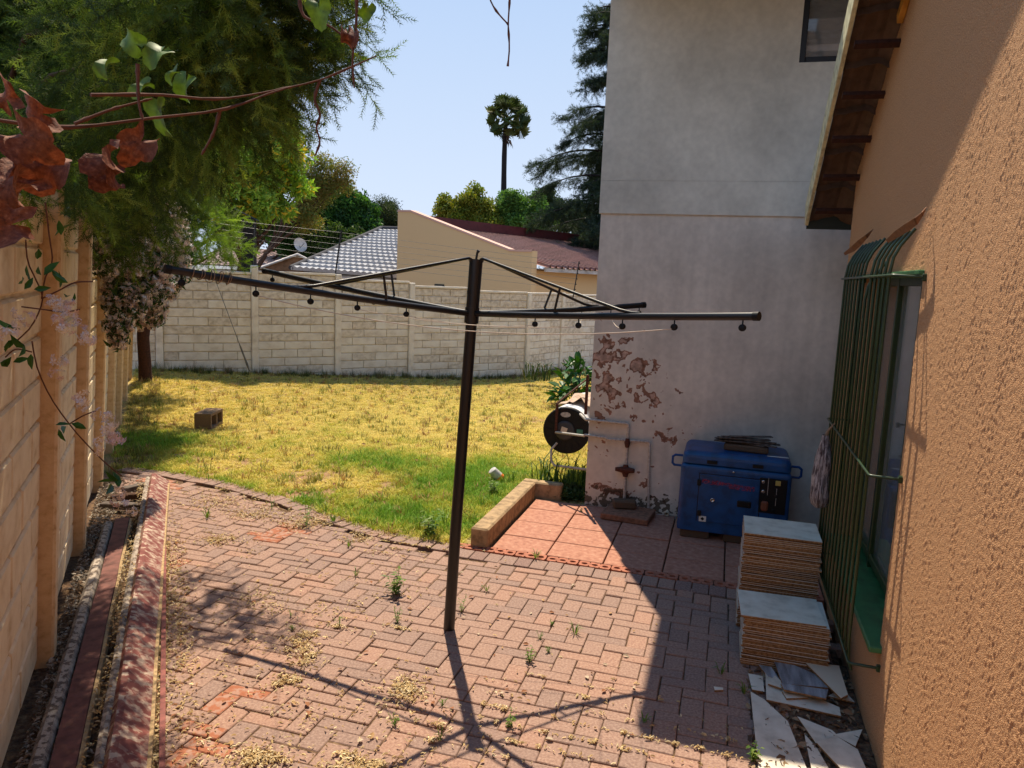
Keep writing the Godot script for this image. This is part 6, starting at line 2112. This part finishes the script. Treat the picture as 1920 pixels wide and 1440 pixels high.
func build_small_plants() -> void:
	for q in [[742, 1114, 0.16, 9, 1, "biggest bushy weed in the middle of the paving"], [745, 1168, 0.09, 7, 2, "thin upright weed left of the clothesline pole foot"], [1078, 1188, 0.07, 12, 0, "spiky green tuft right of the clothesline pole"], [992, 1240, 0.07, 7, 1, "round leafy weed between pole and shadow edge"], [548, 1180, 0.04, 6, 1, "small bright weed by the long arm shadow on the left"], [955, 1360, 0.06, 7, 1, "small weed just right of the pole shadow at the bottom"], [830, 1322, 0.04, 5, 1, "tiny weed just left of the pole shadow"], [636, 1172, 0.08, 4, 2, "sparse dry weed in the left middle of the paving"], [1005, 1046, 0.08, 12, 0, "grassy tuft on the brick edging of the patio"], [388, 970, 0.09, 14, 0, "grass tuft at the upper left of the paving"], [655, 1024, 0.06, 10, 0, "little tuft below the border course"], [668, 1078, 0.06, 7, 0, "small upright tuft left of the biggest weed"], [575, 985, 0.22, 5, 2, "tall wispy weed by the lawn border"], [510, 955, 0.10, 5, 2, "thin seedling near the yellow petals"], [625, 978, 0.09, 12, 0, "grass tuft beside the tall wispy weed"], [865, 1145, 0.10, 4, 2, "dry stalk behind the clothesline pole foot"], [1012, 1198, 0.06, 5, 2, "dry brownish weed left of the spiky tuft"], [1035, 1172, 0.04, 6, 1, "low weed just behind the spiky tuft"], [912, 1106, 0.05, 9, 0, "small tuft right of the pole at mid height"], [1028, 1222, 0.04, 6, 1, "small leafy weed right of the round leafy one"], [740, 1358, 0.05, 6, 1, "weed in petals left of the pole shadow bottom"], [1208, 1352, 0.05, 6, 0, "weed at the rounded corner of the building shadow"], [1352, 1262, 0.07, 8, 0, "shaded tuft near the broken tiles"], [1395, 1298, 0.07, 8, 0, "shaded tuft beside the long white tile strip"], [1412, 1425, 0.08, 9, 1, "sunlit weed at the end of the long white tile strip"], [825, 1385, 0.05, 6, 0, "thin weed at the bottom left of the pole shadow"], [1090, 960, 0.05, 7, 1, "small weed on the patio slabs by the kerb end"], [545, 1155, 0.05, 5, 2, "faint seedling above the small bright weed"]]:
		weed(gnd(q[0], q[1]) + Vector3(0, -0.006, 0), q[5], q[2], q[3], q[4])
	for q in [[808, 1003, 0.20, 12, 1, "tall green weeds at the lawn edge behind the pole"], [785, 990, 0.13, 14, 0, "grass tuft at the lawn edge left of the pole"], [700, 985, 0.08, 12, 0, "low grass tuft spilling over the border course"], [610, 960, 0.10, 14, 0, "grass clump on the border course middle"], [835, 990, 0.16, 12, 0, "long grass at the lawn edge right behind the pole"], [905, 950, 0.12, 12, 0, "grass hanging over the kerb top"], [925, 925, 0.14, 12, 1, "broad-leaved weed beside the plastic cup"], [940, 905, 0.12, 14, 0, "grass tuft in front of the plastic cup"], [960, 905, 0.15, 16, 0, "tall grass right of the plastic cup"]]:
		weed(gnd(q[0], q[1]) + Vector3(0, -0.006, 0), q[5], q[2], q[3], q[4], "tufts along the lawn edge")
	# weed clump under the heater
	var wc := thing("weed_clump", "dark tall weeds growing under the water heater", "weeds", Vector3(-1.35, 0, -6.42))
	var b := MB.new()
	b.tinted = true
	for k in 150:
		var p := Vector3(rr(-0.26, 0.24), 0, rr(-0.25, 0.12))
		var a := rr(0, TAU)
		var d := Vector3(cos(a), 0, sin(a))
		var l := rr(0.12, 0.34) * (1.0 if rng.randf() < 0.6 else 0.6)
		var s := d.cross(Vector3.UP) * rr(0.003, 0.007)
		b.col = (pick([Color(0.05, 0.10, 0.025), Color(0.07, 0.13, 0.03), Color(0.11, 0.18, 0.035)]) as Color)
		var p1 := p + Vector3(0, l * 0.8, 0) + d * l * 0.12
		var p2 := p + Vector3(0, l, 0) + d * l * 0.4
		var p3 := p + Vector3(0, l * 0.8, 0) + d * l * 0.65
		b.poly([p - s, p + s, p1 + s, p1 - s], d); b.poly([p1 - s, p1 + s, p2 + s * 0.7, p2 - s * 0.7], d + Vector3.UP); b.poly([p2 - s * 0.7, p2 + s * 0.7, p3], d + Vector3.UP)
	part("blades", b, M.leaves, wc)
	var lo := leaf_cluster(10, 0.05, 0.05, 0.03)
	crown("low_leaves", wc, [[Vector3(-1.28, 0.04, -6.32), Vector3(0.2, 0.07, 0.14), 1.0]], 160, lo, M.leaves, [Color(0.05, 0.09, 0.03), Color(0.07, 0.12, 0.035)], 0.7, 1.2)
	# big-leaved shrub at the corner of the grey building
	var sc := Vector3(-2.35, lawn_y(-2.35, -12.3), -12.3)
	var sh := thing("leafy_shrub", "glossy big-leaved green shrub by the corner of the grey building", "shrub", sc)
	var lf := MB.new()
	for s in [-1.0, 1.0]:
		lf.poly([Vector3.ZERO, Vector3(s * 0.05, 0.015, 0.05), Vector3(s * 0.055, 0.01, 0.12), Vector3(s * 0.03, -0.015, 0.18), Vector3(0, -0.04, 0.22)], Vector3.UP)
	lf.tube([Vector3.ZERO, Vector3(0, -0.02, -0.08), Vector3(0, -0.08, -0.16)], 0.004, 4)
	var lfm := lf.mesh()
	for k in 190:
		var d := rdir()
		d.y = absf(d.y) * 0.9 + 0.05
		var p := Vector3(d.x * 0.42, 0.05 + d.y * 0.85, d.z * 0.4) * pow(rng.randf(), 0.25)
		p.y = maxf(p.y, 0.08)
		var out := Vector3(d.x, rr(-0.5, 0.5), d.z).normalized()
		var ba := Basis.looking_at(-out, Vector3.UP) * Basis.from_euler(Vector3(rr(-0.6, 0.3), rr(-0.5, 0.5), rr(-0.5, 0.5)))
		part("leaf", lfm, M.leafy, sh, Transform3D(ba.scaled(Vector3.ONE * rr(0.6, 1.1)), p))
	var st := MB.new()
	for k in 9: limb(st, Vector3(rr(-0.05, 0.05), -0.05, rr(-0.05, 0.05)), Vector3(rr(-0.35, 0.35), rr(0.4, 0.85), rr(-0.3, 0.3)), 0.014, 0.006)
	part("stems", st, M.twig, sh)
	var ds := thing("strap_plant", "dark strap-leaved plant at the back wall left of the shrub", "plant", spot(1005, 700, 15.2) * Vector3(1, 0, 1) + Vector3(0, -0.15, 0))
	var sb := MB.new()
	sb.tinted = true
	for k in 60:
		var a := rr(0, TAU)
		var d := Vector3(cos(a), 0, sin(a))
		var p := Vector3(rr(-0.25, 0.3), 0, rr(-0.15, 0.15))
		var l := rr(0.25, 0.5)
		var s := d.cross(Vector3.UP) * 0.010
		sb.col = pick([Color(0.035, 0.06, 0.025), Color(0.05, 0.08, 0.03), Color(0.08, 0.08, 0.03)])
		sb.poly([p - s, p + s, p + Vector3(0, l * 0.7, 0) + d * l * 0.2 + s, p + Vector3(0, l * 0.7, 0) + d * l * 0.2 - s], d)
		sb.poly([p + Vector3(0, l * 0.7, 0) + d * l * 0.2 - s, p + Vector3(0, l * 0.7, 0) + d * l * 0.2 + s, p + Vector3(0, l * 0.85, 0) + d * l * 0.6], d + Vector3.UP)
	part("leaves", sb, M.leaves, ds)
	# rough growth along the foot of the back and left walls
	var rg := thing("rough_grass", "scruffy dry growth along the foot of the boundary walls", "grass")
	rg.set_meta("kind", "stuff")
	var tuft := MB.new()
	for k in 26:
		var a := rr(0, TAU)
		var d := Vector3(cos(a), 0, sin(a))
		var o := d * rr(0, 0.06)
		var l := rr(0.06, 0.2)
		var s := d.cross(Vector3.UP) * rr(0.002, 0.004)
		var p1 := o + Vector3(0, l, 0) + d * l * rr(0.1, 0.7)
		tuft.poly([o - s, o + s, p1], d + Vector3.UP)
	var tf := tuft.mesh()
	var trs := []
	var cols := []
	var pl := [Vector2(-9.45, -10.2), Vector2(-9.197, -10.423), Vector2(-8.072, -11.471), Vector2(-7.06, -12.595), Vector2(-6.094, -13.789), Vector2(-5.228, -14.785), Vector2(-4.274, -16.006), Vector2(-3.84, -17.5)]
	for i in pl.size() - 1:
		var dd: Vector2 = (pl[i + 1] - pl[i])
		for k in int(dd.length() * 34):
			var p: Vector2 = pl[i] + dd * rng.randf() + Vector2(-dd.y, dd.x).normalized() * rr(0.05, 0.30)
			trs.append(Transform3D(Basis(Vector3.UP, rr(0, TAU)).scaled(Vector3.ONE * rr(0.4, 1.1)), Vector3(p.x, lawn_y(p.x, p.y), p.y)))
			cols.append(pick([Color(0.09, 0.11, 0.03), Color(0.15, 0.15, 0.05), Color(0.22, 0.15, 0.08), Color(0.07, 0.10, 0.03)]))
	for k in 260:
		var l := rr(3.1, 9.8)
		var p := wl(l, rr(0.03, 0.4) * (1.0 if l > 3.6 else 0.3))
		p.y = lawn_y(p.x, p.z)
		trs.append(Transform3D(Basis(Vector3.UP, rr(0, TAU)).scaled(Vector3.ONE * rr(0.3, 0.8)), p))
		cols.append(pick([Color(0.10, 0.13, 0.03), Color(0.20, 0.18, 0.06), Color(0.26, 0.2, 0.09), Color(0.12, 0.17, 0.04)]))
	multi("blades", tf, M.grass, rg, trs, cols)

# ---------------------------------------------------------------- fallen petals and leaves
func build_litter() -> void:
	var hk := MB.new()
	for q in 3:
		var o := Vector3(rr(-0.006, 0.006), 0.001 + 0.002 * q, rr(-0.006, 0.006))
		var a := rr(0, TAU)
		var d := Vector3(cos(a), 0.25, sin(a)) * 0.009
		var s := Vector3(-sin(a), 0.1, cos(a)) * 0.003
		hk.poly([o - d, o + s + Vector3(0, 0.002, 0), o + d, o - s], Vector3.UP)
	var hm := hk.mesh()
	var pt := thing("fallen_petals", "dry yellow fallen petals scattered over the paving", "petals")
	pt.set_meta("kind", "stuff")
	var trs := []
	var cols := []
	var yel := [Color(0.62, 0.44, 0.20), Color(0.70, 0.53, 0.27), Color(0.52, 0.35, 0.16), Color(0.74, 0.60, 0.36)]
	# px, py, spread x, spread y, count
	for q in [[470, 955, 90, 20, 900], [560, 975, 60, 14, 500], [400, 930, 60, 12, 350], [410, 1010, 28, 8, 300], [755, 1290, 26, 18, 420], [560, 1200, 30, 10, 220], [580, 1230, 26, 12, 260], [530, 1275, 22, 10, 180], [490, 1425, 36, 14, 420], [680, 1432, 40, 12, 420], [700, 1005, 50, 8, 220], [740, 1030, 40, 6, 140], [820, 1370, 12, 10, 80], [1330, 1395, 60, 20, 120], [1180, 1380, 60, 30, 110], [745, 1175, 14, 6, 70], [635, 1172, 12, 5, 60], [930, 1330, 30, 30, 90], [1100, 1300, 60, 60, 90], [500, 1110, 120, 50, 220], [700, 1110, 120, 60, 240], [650, 1350, 160, 70, 330], [400, 1250, 80, 100, 240], [330, 1080, 25, 70, 260], [1000, 1400, 80, 30, 130], [330, 1180, 14, 60, 160], [740, 1000, 60, 10, 100]]:
		var subs := []
		for k in 7: subs.append([rng.randfn() * q[2] * 0.7, rng.randfn() * q[3] * 0.7, rr(0.12, 0.55)])
		for k in q[4]:
			var sc: Array = subs[k % 7] if k % 4 > 0 else [0.0, 0.0, 1.3]
			var p := gnd(q[0] + sc[0] + rng.randfn() * q[2] * sc[2], q[1] + sc[1] + rng.randfn() * q[3] * sc[2])
			if p.x > 0.65 or p.z < -5.6: continue
			if rng.randf() < 0.12 or q[4] < 150:
				# loose ones gather in the joints
				p.x = snappedf(p.x - 0.03, 0.107) + 0.03 + rr(-0.012, 0.012) if rng.randf() < 0.5 else p.x
				p.z = snappedf(p.z - 0.02, 0.107) + 0.02 + rr(-0.012, 0.012)
			p.y = rr(-0.001, 0.006)
			trs.append(Transform3D(frame((Vector3.UP + rv(0.4)).normalized(), rr(0, TAU)).scaled(Vector3.ONE * rr(0.6, 1.2)), p))
			cols.append((pick(yel) as Color) * rr(0.8, 1.1))
	multi("petals", hm, M.husk, pt, trs, cols)
	var dp := thing("petal_drift", "deep drift of withered petals and dirt along the foot of the left wall", "petals")
	dp.set_meta("kind", "stuff")
	trs = []
	cols = []
	for k in 5200:
		var l := rr(-1.6, 3.2)
		var off := rr(-0.02, 0.12) if k % 3 > 0 else rr(0.0, 0.3)
		var y := rr(0.0, 0.02) + 0.02 * maxf(0.0, 0.1 - off) * 5.0
		trs.append(Transform3D(frame((Vector3.UP + rv(0.6)).normalized(), rr(0, TAU)).scaled(Vector3.ONE * rr(0.8, 1.4)), wl(l, off, y)))
		cols.append((pick([Color(0.42, 0.36, 0.29), Color(0.52, 0.46, 0.38), Color(0.22, 0.16, 0.11), Color(0.30, 0.22, 0.15), Color(0.14, 0.10, 0.07)]) as Color) * rr(0.8, 1.1))
	for k in 4200:
		var l := rr(-1.6, 1.5)
		var off := rr(0.455, 0.50) + 0.012 * l if k % 5 > 0 else rr(0.44, 0.62)
		trs.append(Transform3D(frame((Vector3.UP + rv(0.6)).normalized(), rr(0, TAU)).scaled(Vector3.ONE * rr(0.7, 1.3)), wl(l, off - 0.01, rr(-0.012, 0.012))))
		cols.append((pick(yel + [Color(0.4, 0.2, 0.1)]) as Color) * rr(0.8, 1.1))
	for k in 900:
		var l := rr(-1.8, 2.8)
		trs.append(Transform3D(frame((Vector3.UP + rv(0.3)).normalized(), rr(0, TAU)), wl(l, rr(0.22, 0.31) + 0.02 * l, rr(0.06, 0.1) if k % 2 == 0 else 0.062)))
		cols.append((pick(yel) as Color) * rr(0.7, 1.1))
	multi("petals", hm, M.husk, dp, trs, cols)
	# dead leaves
	var lf := MB.new()
	for s in [-1.0, 1.0]:
		lf.poly([Vector3(0, 0, -0.02), Vector3(s * 0.012, 0.006, -0.004), Vector3(s * 0.009, 0.004, 0.012), Vector3(0, 0.0, 0.022)], Vector3.UP)
	var lm := lf.mesh()
	var ll := thing("leaf_litter", "brown dead leaves and dirt among the broken tiles and on the lawn", "dead leaves")
	ll.set_meta("kind", "stuff")
	trs = []
	cols = []
	for k in 1500:
		var p := Vector3(rr(0.22, 0.71), rr(-0.01, 0.012), rr(-3.85, -2.5))
		if p.x < 0.36 and rng.randf() < 0.6: continue
		trs.append(Transform3D(frame((Vector3.UP + rv(0.7)).normalized(), rr(0, TAU)).scaled(Vector3.ONE * rr(0.5, 1.2)), p))
		cols.append(pick([Color(0.16, 0.09, 0.05), Color(0.26, 0.15, 0.08), Color(0.10, 0.07, 0.05), Color(0.34, 0.24, 0.14)]))
	for k in 900:
		var p := Vector2(rr(-9, -1.8), rr(-13.5, -5.0))
		if not Geometry2D.is_point_in_polygon(p, LAWN): continue
		if rng.randf() > (1.0 if p.x < -3.2 and p.y > -6.8 else 0.35): continue
		trs.append(Transform3D(frame((Vector3.UP + rv(0.5)).normalized(), rr(0, TAU)).scaled(Vector3.ONE * rr(0.6, 1.3)), Vector3(p.x, lawn_y(p.x, p.y) + 0.025, p.y)))
		cols.append(pick([Color(0.30, 0.13, 0.06), Color(0.22, 0.10, 0.05), Color(0.42, 0.26, 0.12)]))
	for k in 120:
		var p := gnd(rr(320, 1250), rr(1010, 1430))
		if not Geometry2D.is_point_in_polygon(Vector2(p.x, p.z), PAVE): continue
		trs.append(Transform3D(frame((Vector3.UP + rv(0.3)).normalized(), rr(0, TAU)).scaled(Vector3.ONE * rr(0.4, 0.9)), p + Vector3(0, 0.004, 0)))
		cols.append(pick([Color(0.30, 0.13, 0.06), Color(0.5, 0.4, 0.28), Color(0.42, 0.26, 0.12)]))
	multi("leaves", lm, M.husk, ll, trs, cols)
	# dark soil strip beside the house wall, under the broken tiles
	var so := MB.new()
	so.box(Vector3(0.56, -0.004, -3.2), Vector3(0.32, 0.012, 1.5), 0.005)
	tag(part("soil", so, M.soil, self), "", "", "", "structure")
